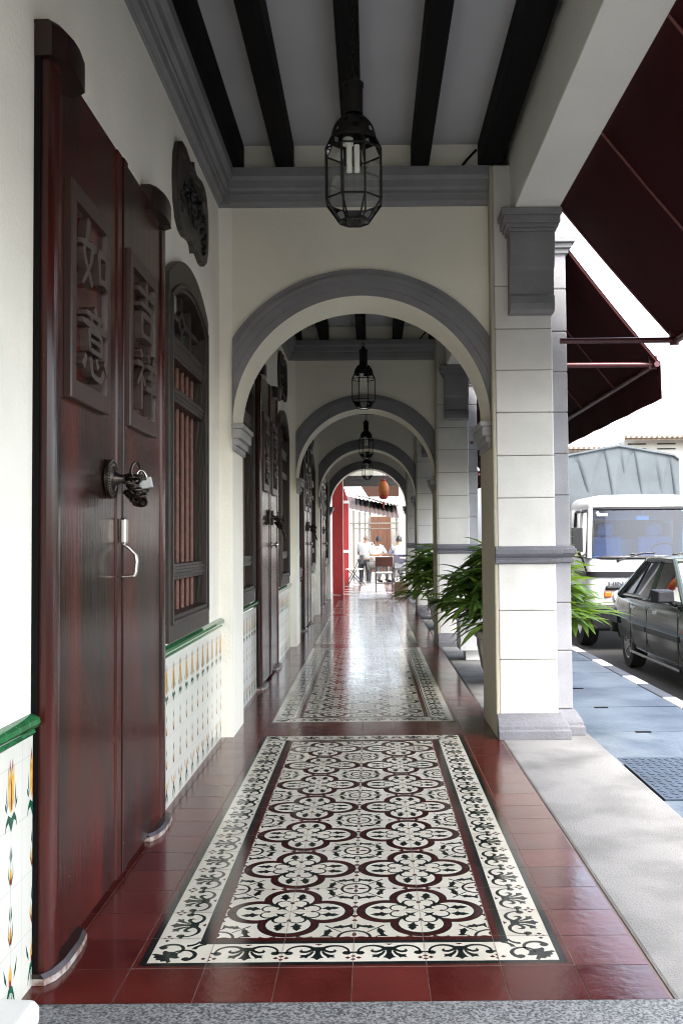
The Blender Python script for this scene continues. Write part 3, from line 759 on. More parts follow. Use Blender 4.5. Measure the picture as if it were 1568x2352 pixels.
BEAMS = [(-0.795, 0.10), (-0.495, 0.105), (-0.085, 0.105), (0.315, 0.105), (0.735, 0.135)]
def shophouse(y0, y1, dc, wins, label, style):
    yend = y1+ARCH_T
    root = thing('shophouse', label, 'shophouse', (0, (y0+y1)/2, 0), 'shophouses in the arcaded terrace')
    # wall with holes behind the windows
    mb = MB(); cuts = sorted(wins); yy = y0
    for wc in cuts:
        mb.box(-1.13, WALL_X, yy, wc-0.47, 0, 3.6)
        mb.box(-1.13, WALL_X, wc-0.47, wc+0.47, 0, 0.76)
        mb.box(-1.13, WALL_X, wc-0.47, wc+0.47, 2.36, 3.6)
        yy = wc+0.47
    mb.box(-1.13, WALL_X, yy, yend, 0, 3.6)
    mb.box(-1.16, -1.13, y0, yend, 0, 3.6)
    # pilaster that carries the arch
    mb.box(WALL_X-0.02, -0.82, y1, yend, 0, 3.5)
    bmw = mb.build('wall', 'plaster', root)
    for wc in wins: make_window(root, wc)
    make_door(root, dc, style)
    # dado
    for s0, s1 in ((y0, dc-0.75), (dc+0.75, y1)):
        if s1-s0 < 0.03: continue
        mb = MB(); mb.box(WALL_X-0.01, WALL_X+0.007, s0, s1, 0.0, 0.655, 0)
        k0 = math.ceil((s0-2.39-0.075)/0.15)
        yc = 2.39+0.15*k0
        while yc-0.075 < s1:
            tulip(mb, yc, WALL_X+0.007, (s0, s1)); yc += 0.15
        for z in (0.15, 0.30, 0.45, 0.60): mb.poly([(WALL_X+0.0072, s0, z-0.0007), (WALL_X+0.0072, s1, z-0.0007), (WALL_X+0.0072, s1, z+0.0007), (WALL_X+0.0072, s0, z+0.0007)], 4)
        yg = 2.39-0.075+0.15*k0
        while yg < s1:
            if yg > s0: mb.poly([(WALL_X+0.0072, yg-0.0007, 0), (WALL_X+0.0072, yg+0.0007, 0), (WALL_X+0.0072, yg+0.0007, 0.65), (WALL_X+0.0072, yg-0.0007, 0.65)], 4)
            yg += 0.15
        d = mb.build('dado', ['dado_tile', 'leaf_line', 'yellow_glaze', 'red_glaze', 'grey_line'], root, fixn=False)
        mm = MB(); n = max(1, round((s1-s0)/0.15)); st = (s1-s0)/n
        pr = [(WALL_X-0.005, 0.652), (WALL_X+0.012, 0.652), (WALL_X+0.016, 0.658), (WALL_X+0.012, 0.664), (WALL_X+0.022, 0.672), (WALL_X+0.028, 0.682), (WALL_X+0.026, 0.694), (WALL_X+0.016, 0.701), (WALL_X-0.005, 0.706)]
        mm.sweep_y([(x-0.002 if x > WALL_X else x, z) for x, z in pr], s0+0.001, s1-0.001, 1)
        for i in range(n): mm.sweep_y(pr, s0+i*st+0.0012, s0+(i+1)*st-0.0012, 0)
        mm.build('dado_moulding', ['dado_green', 'white_paint'], d, smooth=35)
    # ceiling, beams, cornices
    mb = MB(); mb.box(-0.95, 0.85, y0, yend, CEIL, CEIL+0.06); mb.build('ceiling', 'ceiling', root)
    for bx, bw in BEAMS:
        mb = MB(); mb.box(bx-bw/2, bx+bw/2, y0+0.002, y1-0.004, 3.391, CEIL-0.001); mb.build('ceiling_beam', 'beam', root, bevel=0.004)
    pr = [(0.0, 3.175), (0.018, 3.177), (0.022, 3.185), (0.040, 3.20), (0.046, 3.235), (0.052, 3.24), (0.052, 3.262), (0.070, 3.275), (0.076, 3.315), (0.086, 3.32), (0.098, 3.335), (0.100, 3.389), (0.0, 3.389)]
    mb = MB(); mb.sweep_y([(WALL_X-0.005+x*1.05, z) for x, z in pr], y0, y1-0.05)
    mb.build('cornice', 'trim', root)
    mb = MB(); mb.sweep_x([(y1+0.005-x, z-0.0015) for x, z in pr], -0.83, COR_X-0.001)
    mb.box(WALL_X, -0.83, y1-0.06, y1+0.001, 3.1765, 3.386)
    mb.build('cornice', 'trim', root)
    # arcade beam, and an unseen storey above put in to block the sun
    mb = MB(); mb.box(0.848, 1.108, y0, yend, 3.071, 3.62); mb.build('arcade_beam', 'beam_plaster', root, bevel=0.006)
    mb = MB(); mb.box(-7.0, 1.107, y0, yend, 3.625, 7.0); mb.build('upper_storey', 'plaster', root)
    # arch
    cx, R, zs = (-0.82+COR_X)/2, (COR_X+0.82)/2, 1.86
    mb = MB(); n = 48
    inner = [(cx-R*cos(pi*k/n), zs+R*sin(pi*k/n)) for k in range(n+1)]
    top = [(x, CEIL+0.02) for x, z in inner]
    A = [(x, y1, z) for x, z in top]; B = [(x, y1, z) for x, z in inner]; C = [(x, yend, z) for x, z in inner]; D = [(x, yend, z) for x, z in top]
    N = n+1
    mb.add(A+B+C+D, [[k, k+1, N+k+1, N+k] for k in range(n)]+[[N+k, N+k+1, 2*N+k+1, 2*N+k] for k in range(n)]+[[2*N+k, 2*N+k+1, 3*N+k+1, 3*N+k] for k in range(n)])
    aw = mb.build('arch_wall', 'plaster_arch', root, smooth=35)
    mb = MB(); xl, xr = -0.819, COR_X-0.001
    def rmax(a, r):
        dx = -cos(a)
        lim = ((xr-cx) if dx > 0 else (xl-cx))/dx if abs(dx) > 1e-6 else 9
        return min(r, lim)
    bands = [(R+0.0005, 0.817, 0.010), (0.817, 0.868, 0.022), (0.868, 0.895, 0.030), (0.895, 0.932, 0.018)]
    for r0, r1, pr_ in bands:
        ring = []
        for k in range(n+1):
            a = pi*k/n
            ra, rb = rmax(a, r0), rmax(a, r1)
            if rb-ra < 0.002: rb = ra+0.0005
            f = lambda r, y: (cx-r*cos(a), y, zs+r*sin(a))
            ring.append([f(ra, y1+0.001), f(ra, y1-pr_), f(rb, y1-pr_), f(rb, y1+0.001)])
        mb.rings(ring, 0, closed=True)
    mb.build('archivolt', 'trim', aw, smooth=30)
    for sx, X in ((1, -0.82), (-1, COR_X)):
        mb = MB()
        for z0, z1, o in ((1.832, 1.862, 0.070), (1.775, 1.832, 0.056), (1.735, 1.775, 0.034), (1.700, 1.735, 0.018)):
            mb.box(min(X, X+sx*o), max(X, X+sx*o), y1-o*0.7, yend+0.01, z0, z1)
        mb.build('corbel', 'corbel_grey', aw, bevel=0.006, seg=2)
    make_column(root, y1)
    mb = MB(); mb.tube([(0.655, y1-0.05, 3.50), (0.60, y1-0.055, 3.44), (0.565, y1-0.06, 3.395)], 0.008, 6); mb.build('cable', 'black', root, smooth=60)
    settle(root)
    return root
M['chipped_white'] = mat('chipped_white_paint', (0.16, 0.09, 0.07), 0.6, 0, 30, col2=(0.33, 0.30, 0.27), contrast=(0.40, 0.54))
M['beam_plaster'] = mat('beam_plaster', (0.78, 0.77, 0.71), 0.85, 0.05, 2, bump=0.3, bscale=90)
M['corbel_grey'] = mat('corbel_grey_paint', (0.30, 0.295, 0.29), 0.7, 0.1, 6, bump=0.3)

shophouse(1.0, 5.71, 3.29, [4.635], 'nearest shophouse, with the large red-brown double door and padlock at left', 'pull')
shophouse(5.71+ARCH_T, 10.6, 8.22, [6.68, 9.75], 'second shophouse bay, between the first arch and the second arch', 'knob')
shophouse(10.6+ARCH_T, 15.2, 13.1, [11.62, 14.55], 'third shophouse bay, seen through the second arch', 'knob')
shophouse(15.2+ARCH_T, 19.35, 17.5, [18.85], 'farthest arched shophouse bay, just before the red shutter posts', 'knob')
# the arcade carries on behind the viewer: plain wall, ceiling and floor of the neighbouring house
root = thing('neighbour_shophouse', 'plain cream wall of the neighbouring house at the granite threshold', 'shophouse', (0, 0, 0))
mb = MB(); mb.box(-1.16, WALL_X-0.001, -7.5, 0.998, 0, 3.6); mb.box(-7, 1.106, -7.5, 0.998, 3.62, 7.0); mb.box(-0.95, 0.85, -7.5, 0.999, CEIL+0.001, CEIL+0.06)
mb.box(0.843, 1.107, -7.5, 0.998, 3.072, 3.62)
mb.build('wall', 'plaster', root)
mb = MB(); mb.rings([[(WALL_X-0.01, y, 0.004), (-0.80, y, 0.004), (-0.80, y, 0.045), (-0.812, y, 0.062), (WALL_X-0.01, y, 0.066)] for y in (1.0, 2.34)]); 
mb.build('skirting_kerb', 'white_paint', root, bevel=0.012, seg=3)

# ------------------------------------------------------------------ carved vent boards over the windows
def vent_board(yc, label):
    out = []
    q = [(0.0, 0.235), (0.02, 0.205), (0.07, 0.195), (0.14, 0.205), (0.22, 0.22), (0.30, 0.215), (0.37, 0.18), (0.415, 0.11), (0.43, 0.02)]
    half = q+[(a, -b) for a, b in q[::-1]]
    pts = half+[(-a, b) for a, b in half[::-1]]
    seen = []; 
    for p in pts:
        if not seen or hypot(p[0]-seen[-1][0], p[1]-seen[-1][1]) > 1e-6: seen.append(p)
    if hypot(seen[0][0]-seen[-1][0], seen[0][1]-seen[-1][1]) < 1e-6: seen.pop()
    root = thing('carved_board', label, 'wall carving', (WALL_X, yc, 2.845), 'carved boards high on the house wall')
    zc = 2.845
    mb = MB(); 
    mb.rings([[(WALL_X-0.004, yc+a, zc+b) for a, b in seen], [(WALL_X+0.022, yc+a, zc+b) for a, b in seen], [(WALL_X+0.027, yc+a*0.985, zc+b*0.98) for a, b in seen],
              [(WALL_X+0.027, yc+a*0.86, zc+b*0.80) for a, b in seen], [(WALL_X+0.012, yc+a*0.845, zc+b*0.78) for a, b in seen]])
    mb.build('board', 'board_wood', root)
    rr = random.Random(int(yc*10)); mb = MB()
    for k in range(26):
        a = rr.uniform(-0.33, 0.33); b = rr.uniform(-0.11, 0.11); r = rr.uniform(0.018, 0.04); t0 = rr.uniform(0, 6.3)
        path = [(WALL_X+0.016+0.006*sin(t), yc+a+r*(1-0.1*t)*cos(t0+t), zc+b+r*(1-0.1*t)*sin(t0+t)) for t in [0.55*i for i in range(9)]]
        mb.tube(path, [0.009-0.0006*i for i in range(9)], 6)
    for k in range(14):
        a = rr.uniform(-0.32, 0.32); b = rr.uniform(-0.1, 0.1)
        mb.sphere((WALL_X+0.016, yc+a, zc+b), rr.uniform(0.012, 0.022), 8, 5)
    mb.build('relief', 'board_relief', root, smooth=50)
    settle(root)
M['board_wood'] = mat('brown_board_wood', (0.028, 0.021, 0.017), 0.5, 0.25, 8, bump=0.2)
M['board_relief'] = mat('black_board_relief', (0.005, 0.0045, 0.004), 0.5, 0.3, 20)
vent_board(4.765, 'dark scalloped carved board above the first barred window')
vent_board(9.75, 'dark carved board high on the wall inside the second bay')
vent_board(14.55, 'small dark carved board on the wall of the third bay')
# ------------------------------------------------------------------ lanterns
def make_lantern(label, y):
    x, zb, s = -0.050, 2.318, 1.0
    root = thing('lantern', label, 'lantern', (x, y, zb), 'iron and glass lanterns along the arcade')
    ph = pi/8
    def pt(r, h, k): return (x+r*cos(2*pi*k/8+ph), y+r*sin(2*pi*k/8+ph), zb+h)
    mb = MB(); lv = [(0.055, 0.0), (0.108, 0.075), (0.108, 0.258), (0.086, 0.302)]
    for k in range(8):
        for (r0, h0), (r1, h1) in zip(lv[:-1], lv[1:]): mb.tube([pt(r0, h0, k), pt(r1, h1, k)], 0.0036, 6)
        for r, h in lv: mb.tube([pt(r, h, k), pt(r, h, k+1)], 0.0036, 6)
    mb.build('cage', 'iron', root, smooth=50)
    mb = MB()
    mb.rings([[pt(r*0.985, h, k) for k in range(8)] for r, h in lv], 0, cap0=True, cap1=False)
    mb.build('glass', 'clear', root)
    # pierced dome: rings of iron with holes left between them
    mb = MB(); prof = []
    for i in range(9):
        t = i/8*pi/2*0.93
        prof.append((0.084*cos(t)*0.98+0.002, 0.302+0.098*sin(t)))
    n = 24
    for i in range(len(prof)-1):
        for k in range(n):
            if i in (1, 3, 5) and k % 3 == (0 if i != 3 else 1): continue
            a0, a1 = 2*pi*k/n, 2*pi*(k+1)/n
            (r0, h0), (r1, h1) = prof[i], prof[i+1]
            mb.poly([(x+r0*cos(a0), y+r0*sin(a0), zb+h0), (x+r0*cos(a1), y+r0*sin(a1), zb+h0), (x+r1*cos(a1), y+r1*sin(a1), zb+h1), (x+r1*cos(a0), y+r1*sin(a0), zb+h1)])
    mb.lathe([(0.036, 0.398), (0.036, 0.500), (0.040, 0.502), (0.040, 0.515), (0.020, 0.530), (0.012, 0.548), (0.0, 0.55)], (x, y, zb), 16, cap=False)
    mb.build('pierced_dome', 'iron', root, smooth=40)
    mb = MB()
    for dx in (-0.016, 0.012):
        mb.tube([(x+dx, y, zb+0.185), (x+dx, y, zb+0.285)], 0.0105, 10)
    mb.tube([(x-0.02, y, zb+0.285), (x-0.02, y, zb+0.31)], 0.02, 10)
    mb.build('lamp_tubes', 'lamp_tube', root, smooth=40)
    mb = MB(); z = zb+0.545; k = 0
    while z < 3.385:
        c = Vector((x, y, z+0.018)); lp = []
        for q in range(10):
            t = 2*pi*q/10
            o = Vector((0.009*cos(t), 0, 0.019*sin(t))) if k % 2 == 0 else Vector((0, 0.009*cos(t), 0.019*sin(t)))
            lp.append(c+o)
        mb.tube(lp, 0.0028, 5, loop=True); z += 0.030; k += 1
    mb.build('chain', 'iron', root, smooth=60)
    settle(root); return root
l0 = make_lantern('large nearest iron and glass lantern hanging under the middle beam', 3.45)
for dy, lb in ((8.35, 'second iron and glass lantern, hanging just beyond the first arch'), (13.4, 'third lantern, small, hanging beyond the second arch'), (17.9, 'smallest and farthest lantern, near the red paper lantern')):
    c = copy_tree(l0); c.location.y = dy; c['label'] = lb

# ------------------------------------------------------------------ chains and padlock
def make_chain(yc, zc, label, seed, tail):
    rr = random.Random(seed)
    root = thing('door_chain', label, 'chain', (-0.82, yc, zc), 'chains wound round the door knockers')
    mb = MB()
    def link(c, d, roll, l=0.019, wd=0.011, r=0.0042):
        d = Vector(d).normalized(); s = d.cross(Vector((0.3, 0.2, 1))).normalized(); s = Matrix.Rotation(roll, 3, d) @ s
        lp = []
        for q in range(12):
            t = 2*pi*q/12
            lp.append(Vector(c)+d*(l*cos(t))+s*(wd*sin(t)))
        mb.tube(lp, r, 6, loop=True)
    # ring lug, then loops of chain heaped on the knocker and drooping
    link((-0.785, yc+0.012, zc+0.030), (0.1, 0.4, 0.9), 0.2, 0.030, 0.020, 0.005)
    for lp in range(3):
        nn = 13
        for k in range(nn):
            t = 2*pi*k/nn+lp
            rx, rz = 0.022+0.006*lp, 0.030+0.006*lp
            c = (-0.795+0.012*lp+0.016*sin(t*2), yc+0.010+rx*cos(t)+rr.uniform(-.004, .004), zc-0.020+rz*sin(t)-0.010*lp)
            d = (0.35*cos(2*t), -rx*sin(t), rz*cos(t))
            link(c, d, rr.uniform(0, 3))
    if tail:
        for k in range(9):
            link((-0.775+0.004*k, yc+0.03+0.012*k, zc-0.05-0.015*k), (0.15, 0.5, -0.7), 1.4*(k % 2)+0.3)
    mb.build('links', 'bronze', root, smooth=60)
    settle(root); return root
make_chain(3.19, 1.365, 'heap of dark chain on the nearest door, behind the padlock', 4, False)
make_chain(8.22, 1.36, 'dark chain with a hanging tail on the second door', 5, True)
make_chain(13.1, 1.36, 'small dark chain on the third door', 6, True)
root = thing('padlock', 'silver rectangular padlock hanging from the chain of the nearest door', 'padlock', (-0.752, 3.205, 1.345))
R = Matrix.Rotation(radians(-10), 3, Vector((0.35, -0.9, 0)).normalized())
c0 = Vector((-0.758, 3.21, 1.352)); ux = Vector((0.94, 0.10, 0.20)).normalized(); un = Vector((0.10, -0.99, 0.03)).normalized(); un = (un-ux*un.dot(ux)).normalized(); uz = ux.cross(un)*-1
if uz.z < 0: uz = -uz
mb = MB(); mb.obox(c0, ux*0.027, un*0.0095, uz*0.019)
mb.build('body', 'steel_light', root, bevel=0.003, seg=3)
mb = MB(); sh = []
for k in range(11):
    t = pi*k/10; sh.append(c0+uz*0.017+ux*(-0.004+0.016*cos(t))+uz*(0.030*sin(t)))
mb.tube(sh, 0.0042, 8); mb.build('shackle', 'steel', root, smooth=50)
settle(root)

# ------------------------------------------------------------------ awnings
def awning(y0, y1, x1, z1, valance, label, grp=None):
    root = thing('awning', label, 'awning', (1.11, (y0+y1)/2, z1), 'dark red canvas awnings along the street side')
    x0, z0 = 1.112, 3.10
    d = Vector((x1-x0, 0, z1-z0)); nrm = Vector((-d.z, 0, d.x)).normalized()
    mb = MB(); n = max(2, round((y1-y0)/0.5)); k = 7
    top = []
    for j in range(n+1):
        y = y0+(y1-y0)*j/n
        top.append([(x0+d.x*i/k, y, z0+d.z*i/k-0.032*sin(pi*i/k)*(1 if j % 2 else 0.4)) for i in range(k+1)])
    prof = []
    for j, r in enumerate(top): prof.append(r+[(p[0]+nrm.x*0.004, p[1], p[2]+nrm.z*0.004) for p in r[::-1]])
    mb.rings(prof, 0)
    mb.build('canvas', 'awning', root, smooth=50)
    for j in range(0, n+1, 2):
        mb = MB(); y = y0+(y1-y0)*j/n
        mb.tube([(p[0]-nrm.x*0.004, p[1]+(0.01 if j == 0 else -0.01 if j == n else 0), p[2]-nrm.z*0.004) for p in top[j]], 0.007, 6)
        mb.build('seam', 'awning_seam', root)
    mb = MB(); mb.tube([(x1-0.012, y0, z1-0.012), (x1-0.012, y1, z1-0.012)], 0.018, 8); mb.build('front_bar', 'awning_bar', root, smooth=50)
    for y in (y0+0.06, y1-0.04):
        mb = MB(); mb.tube([(1.10, y, z1-0.005), (x1-0.03, y, z1-0.005)], 0.017, 8)
        mb.box(x1-0.045, x1+0.004, y-0.012, y+0.012, z1-0.035, z1+0.05)
        mb.build('arm', 'awning_bar', root, smooth=50)
    if valance:
        mb = MB(); m = 24
        rg = []
        for j in range(m+1):
            y = y0+(y1-y0)*j/m; o = 0.006*sin(j*1.9)
            rg.append([(x1+0.010, y, z1+0.008), (x1+0.014+o, y, z1-valance), (x1+0.011+o, y, z1-valance), (x1+0.007, y, z1+0.008)])
        mb.rings(rg, 0); mb.build('valance', 'awning', root)
    settle(root)
awning(0.4, 5.50, 1.775, 2.30, 0, 'nearest dark red awning overhead, upper right, with a rolled front edge')
awning(5.82, 10.5, 1.775, 2.235, 0.225, 'second dark red awning with a hanging valance, beside the truck')
awning(10.8, 15.1, 1.775, 2.235, 0.225, 'third dark red awning, mostly hidden behind the columns')  # added to keep sky light off the third bay
awning(15.4, 19.3, 1.775, 2.235, 0.225, 'farthest dark red awning, hidden beyond the columns')  # unseen; added to keep sky light off the farthest bay

# ------------------------------------------------------------------ pavement of drain covers, kerb, chequer plate
mb = MB(); rr = random.Random(9)
y = -2.0; k = 0
mb.box(EDGE_X-0.02, KERB_X, -2.0, 60, -0.6, SLAB_Z-0.02, 2)
while y < 60:
    l = 0.92
    if not (4.5 < y+l/2 < 5.7): 
        t = [rr.uniform(-0.003, 0.003) for _ in range(4)]
        a, b = y+0.006, y+l-0.006
        hx = 1.72+rr.uniform(-0.05, 0.05)
        vs = [(EDGE_X+0.004, a, SLAB_Z+t[0]), (KERB_X-0.004, a, SLAB_Z+t[1]), (KERB_X-0.004, b, SLAB_Z+t[2]), (EDGE_X+0.004, b, SLAB_Z+t[3])]
        lo = [(p[0], p[1], SLAB_Z-0.03) for p in vs]
        mb.add(lo+vs, [(4,5,6,7),(0,1,5,4),(1,2,6,5),(2,3,7,6),(3,0,4,7)], rr.choice((0, 0, 1)))
        mb.box(hx-0.05, hx+0.05, b-0.035, b-0.004, SLAB_Z-0.01, SLAB_Z+0.0045, 2)
    y += l; k += 1
mb.box(EDGE_X+0.004, KERB_X-0.004, 5.535, 6.265, SLAB_Z-0.03, SLAB_Z, 0)
mb.box(EDGE_X+0.004, KERB_X-0.004, 4.43, 4.62, SLAB_Z-0.03, SLAB_Z-0.001, 1)
struct(mb.build('pavement', ['slab', 'slab_b', 'black'], fixn=True), 'blue grey concrete drain covers beside the walkway')
root = thing('drain_plate', 'blue grey chequered steel drain plate set in the pavement', 'drain cover', (1.8, 5.07, SLAB_Z))
mb = MB(); mb.box(1.40, 2.20, 4.635, 5.52, SLAB_Z-0.012, SLAB_Z+0.004)
mb.build('plate', 'steelplate', root)
mb = MB()
for i in range(17):
    for j in range(17):
        cx, cy = 1.43+i*0.0465, 4.675+j*0.05
        a = radians(45 if (i+j) % 2 else -45); d = Vector((cos(a), sin(a), 0))
        mb.obox((cx, cy, SLAB_Z+0.0045), d*0.017, Vector((-d.y, d.x, 0))*0.005, (0, 0, 0.0022))
mb.build('raised_treads', 'steelplate', root)
settle(root)
root = tag(thing('kerb', 'kerb painted in black and white blocks along the road', 'kerb', (KERB_X, 10, ROAD_Z)), None, None)
mb = MB(); y = -2.0; k = 0
while y < 50:
    l = (0.72, 0.48)[k % 2]; mb.box(KERB_X+0.002, KERB_X+0.115, y+0.002, y+l-0.002, ROAD_Z-0.1, SLAB_Z+0.006, k % 2); y += l; k += 1
mb.build('kerb_blocks', ['kerb_black', 'kerb_white'], root, bevel=0.012)
settle(root)

# ------------------------------------------------------------------ palms in pots
def palm_plant(x, y, zpot, pot, rad, hgt, label, seed, nl=30, off=0.0, group='potted palms on the edge strip'):
    rr = random.Random(seed)
    root = thing('potted_palm', label, 'potted plant', (x, y, 0.002), group)
    mb = MB()
    if pot == 'octagon':
        n = 8; ph = pi/8
        mb.lathe([(0.14, 0.003), (0.225, 0.12), (0.262, 0.31), (0.262, zpot-0.06), (0.285, zpot-0.055), (0.285, zpot), (0.24, zpot), (0.205, zpot-0.08)], (x, y, 0), n, ph=ph, cap=False)
        p = mb.build('pot', 'pot_grey', root, bevel=0.008)
    else:
        a = 0.175
        mb.box(x-a*0.68, x+a*0.68, y-a*0.68, y+a*0.68, 0.003, 0.10)
        mb.box(x-a, x+a, y-a, y+a, 0.10, zpot-0.05); mb.box(x-a-0.015, x+a+0.015, y-a-0.015, y+a+0.015, zpot-0.05, zpot)
        p = mb.build('pot', 'pot_white', root, bevel=0.008)
    mb = MB(); mb.lathe([(0.0, zpot+0.012), (0.17, zpot+0.004)], (x, y, 0), 12, cap=False); mb.build('soil', 'soil', root)
    st = MB(); lf = MB()
    for i in range(nl):
        az = rr.uniform(0, 2*pi); q = (i+0.5)/nl
        hz = zpot+0.05+hgt*(0.05+0.72*q)+rr.uniform(-.05, .05)
        rd = rad*(0.62-0.42*q)*rr.uniform(0.5, 1.05)
        b = Vector((x+off+rr.uniform(-.09, .09), y+rr.uniform(-.09, .09), zpot))
        m = Vector((b.x+0.25*rd*cos(az), b.y+0.25*rd*sin(az), zpot+(hz-zpot)*0.65))
        e = Vector((b.x+rd*cos(az), b.y+rd*sin(az), hz))
        st.tube([b, m, (m+e)/2+Vector((0, 0, 0.015)), e], [0.009, 0.006, 0.004, 0.003], 5)
        out = (e-m).normalized()
        out = Vector((cos(az), sin(az), rr.uniform(-0.05, 0.75)*(0.4+q))).normalized()
        sd = out.cross(Vector((0, 0, 1))).normalized(); nn = sd.cross(out)
        nb = rr.randint(6, 8)
        for k in range(nb):
            t = (k/(nb-1)-0.5)*radians(rr.uniform(165, 215))
            d = (out*cos(t)+sd*sin(t)+nn*rr.uniform(-.12, .12)).normalized()
            L = rad*rr.uniform(0.42, 0.60)*(1-0.18*abs(t)/1.7); wd = rr.uniform(0.019, 0.029)
            side = d.cross(nn).normalized(); droop = rr.uniform(0.10, 0.70)
            rows = []
            for j in range(6):
                s = j/5
                wv = wd*(0.35+1.5*s)*(1.0 if s < 0.45 else 1)*(1-s**4)+0.0008 if s < 0.5 else wd*1.1*(1-((s-0.5)/0.5)**2.2)+0.0015
                c = e+d*(L*s)+Vector((0, 0, -droop*L*s*s*0.75))
                rows.append([c-side*wv+nn*wv*0.35, c, c+side*wv+nn*wv*0.35])
            bs = len(lf.v)
            for r in rows: lf.v += [tuple(p) for p in r]
            for j in range(5):
                for q2 in (0, 1):
                    a0 = bs+j*3+q2; lf.f.append([a0, a0+1, a0+4, a0+3]); lf.m.append(0)
    st.build('stems', 'cane', root, smooth=60)
    lf.build('foliage', 'leaf', root, smooth=70, fixn=False)
    settle(root)
palm_plant(1.10, 7.75, 0.43, 'octagon', 0.80, 0.76, 'big leafy palm in a grey octagonal pot behind the first column', 1, 118, 0.08)
palm_plant(1.02, 9.35, 0.42, 'square', 0.50, 0.50, 'low palm in a white square planter, behind the octagonal pot', 2, 34)
palm_plant(1.0, 12.5, 0.42, 'octagon', 0.80, 0.74, 'dark palm in a grey pot behind the second column', 3, 70)
palm_plant(1.02, 14.2, 0.42, 'square', 0.55, 0.5, 'palm in a square planter just before the third column', 4, 20)
palm_plant(1.0, 17.2, 0.40, 'octagon', 0.6, 0.6, 'farthest palm in a pot, behind the third column', 5, 24)

# ------------------------------------------------------------------ cardboard box and far-end furniture
M['cardboard'] = mat('brown_cardboard', (0.17, 0.115, 0.065), 0.85, 0.15, 8)
M['chair_frame'] = mat('dark_chair_tube', (0.025, 0.022, 0.02), 0.4, 0.2, metal=0.4)
M['chair_brown'] = mat('brown_chair_back', (0.045, 0.014, 0.009), 0.45, 0.2, 12)
M['chair_white'] = mat('worn_white_seat', (0.62, 0.60, 0.56), 0.5, 0.1)
M['chair_purple'] = mat('dark_violet_chair_back', (0.05, 0.045, 0.07), 0.5, 0.2)
root = thing('cardboard_box', 'plain brown cardboard box on the floor beside the last column', 'box', (0.655, 20.5, 0))
mb = MB(); mb.box(0.50, 0.80, 20.4, 20.75, 0.003, 0.275); mb.build('carton', 'cardboard', root, bevel=0.006)
mb = MB(); mb.box(0.50, 0.80, 20.398, 20.57, 0.2745, 0.281); mb.box(0.50, 0.80, 20.58, 20.752, 0.2745, 0.281); mb.build('flaps', 'cardboard', root)
settle(root)
def chair(x, y, rot, back, label, fold=False, z=0.003):
    root = thing('chair', label, 'chair', (x, y, z), 'cafe chairs at the far end')
    Rm = Matrix.Translation((x, y, z)) @ Matrix.Rotation(rot, 4, 'Z')
    T = lambda p: tuple(Rm @ Vector(p))
    fr = MB()
    for s in (-0.19, 0.19):                       # faces -y in its own frame: front legs at -y, back at +y
        if fold:
            l1 = [T((s, -0.22, 0)), T((s, 0.02, 0.42)), T((s, 0.20, 0.80))]; l2 = [T((s, 0.25, 0)), T((s, -0.17, 0.44))]
        else:
            l1 = [T((s, 0.24, 0)), T((s, 0.19, 0.42)), T((s, 0.23, 0.80))]; l2 = [T((s, -0.2, 0)), T((s, -0.19, 0.42))]
        for l in (l1, l2):
            q = MB(); q.tube(l, 0.011, 7); q.build('leg', 'chair_frame', root, smooth=60)
    fr.tube([T((-0.19, -0.19, 0.42)), T((0.19, -0.19, 0.42))], 0.010, 6); fr.tube([T((-0.19, 0.19, 0.42)), T((0.19, 0.19, 0.42))], 0.010, 6)
    fr.tube([T((-0.19, 0.22, 0.20)), T((0.19, 0.22, 0.20))], 0.008, 6)
    fr.build('frame', 'chair_frame', root, smooth=60)
    yb = 0.19 if fold else 0.222
    q = MB(); q.add([T(p) for p in ((-0.19, yb-0.012, 0.58), (0.19, yb-0.012, 0.58), (0.19, yb+0.01, 0.80), (-0.19, yb+0.01, 0.80), (-0.19, yb+0.004, 0.58), (0.19, yb+0.004, 0.58), (0.19, yb+0.026, 0.80), (-0.19, yb+0.026, 0.80))],
          [(0, 1, 2, 3), (7, 6, 5, 4), (0, 4, 5, 1), (1, 5, 6, 2), (2, 6, 7, 3), (3, 7, 4, 0)])
    q.build('backrest', back, root, bevel=0.006)
    q = MB(); q.add([T(p) for p in ((-0.2, -0.21, 0.425), (0.2, -0.21, 0.425), (0.19, 0.19, 0.42), (-0.19, 0.19, 0.42), (-0.2, -0.21, 0.45), (0.2, -0.21, 0.45), (0.19, 0.19, 0.445), (-0.19, 0.19, 0.445))],
          [(3, 2, 1, 0), (4, 5, 6, 7), (0, 1, 5, 4), (1, 2, 6, 5), (2, 3, 7, 6), (3, 0, 4, 7)])
    q.build('seat', 'chair_white' if back != 'chair_purple' else 'chair_purple', root, bevel=0.008)
    settle(root)
chair(0.30, 21.9, pi, 'chair_brown', 'brown backed cafe chair standing alone with its back to the viewer')
chair(-0.42, 25.0, radians(-100), 'chair_frame', 'dark folding chair beside the red post', True)
ST_Z = -0.30
chair(0.79, 25.92, pi+0.15, 'chair_purple', 'dark violet backed chair of the seated person in pale blue')
def table(x, y, z, r, label, top):
    root = thing('cafe_table', label, 'table', (x, y, z), 'cafe tables at the far end')
    q = MB(); q.lathe([(0, 0.715), (r, 0.715), (r+0.01, 0.725), (r, 0.74), (0, 0.74)], (x, y, z), 24, cap=False); q.build('tabletop', top, root, smooth=40)
    for k in range(4):
        a = pi/4+k*pi/2
        q = MB(); q.tube([(x+0.6*r*cos(a), y+0.6*r*sin(a), z), (x+0.5*r*cos(a), y+0.5*r*sin(a), z+0.715)], 0.014, 7); q.build('leg', 'chair_frame', root, smooth=60)
    settle(root)
table(0.30, 26.35, 0.003, 0.36, 'round white topped table between the three people', 'chair_white')
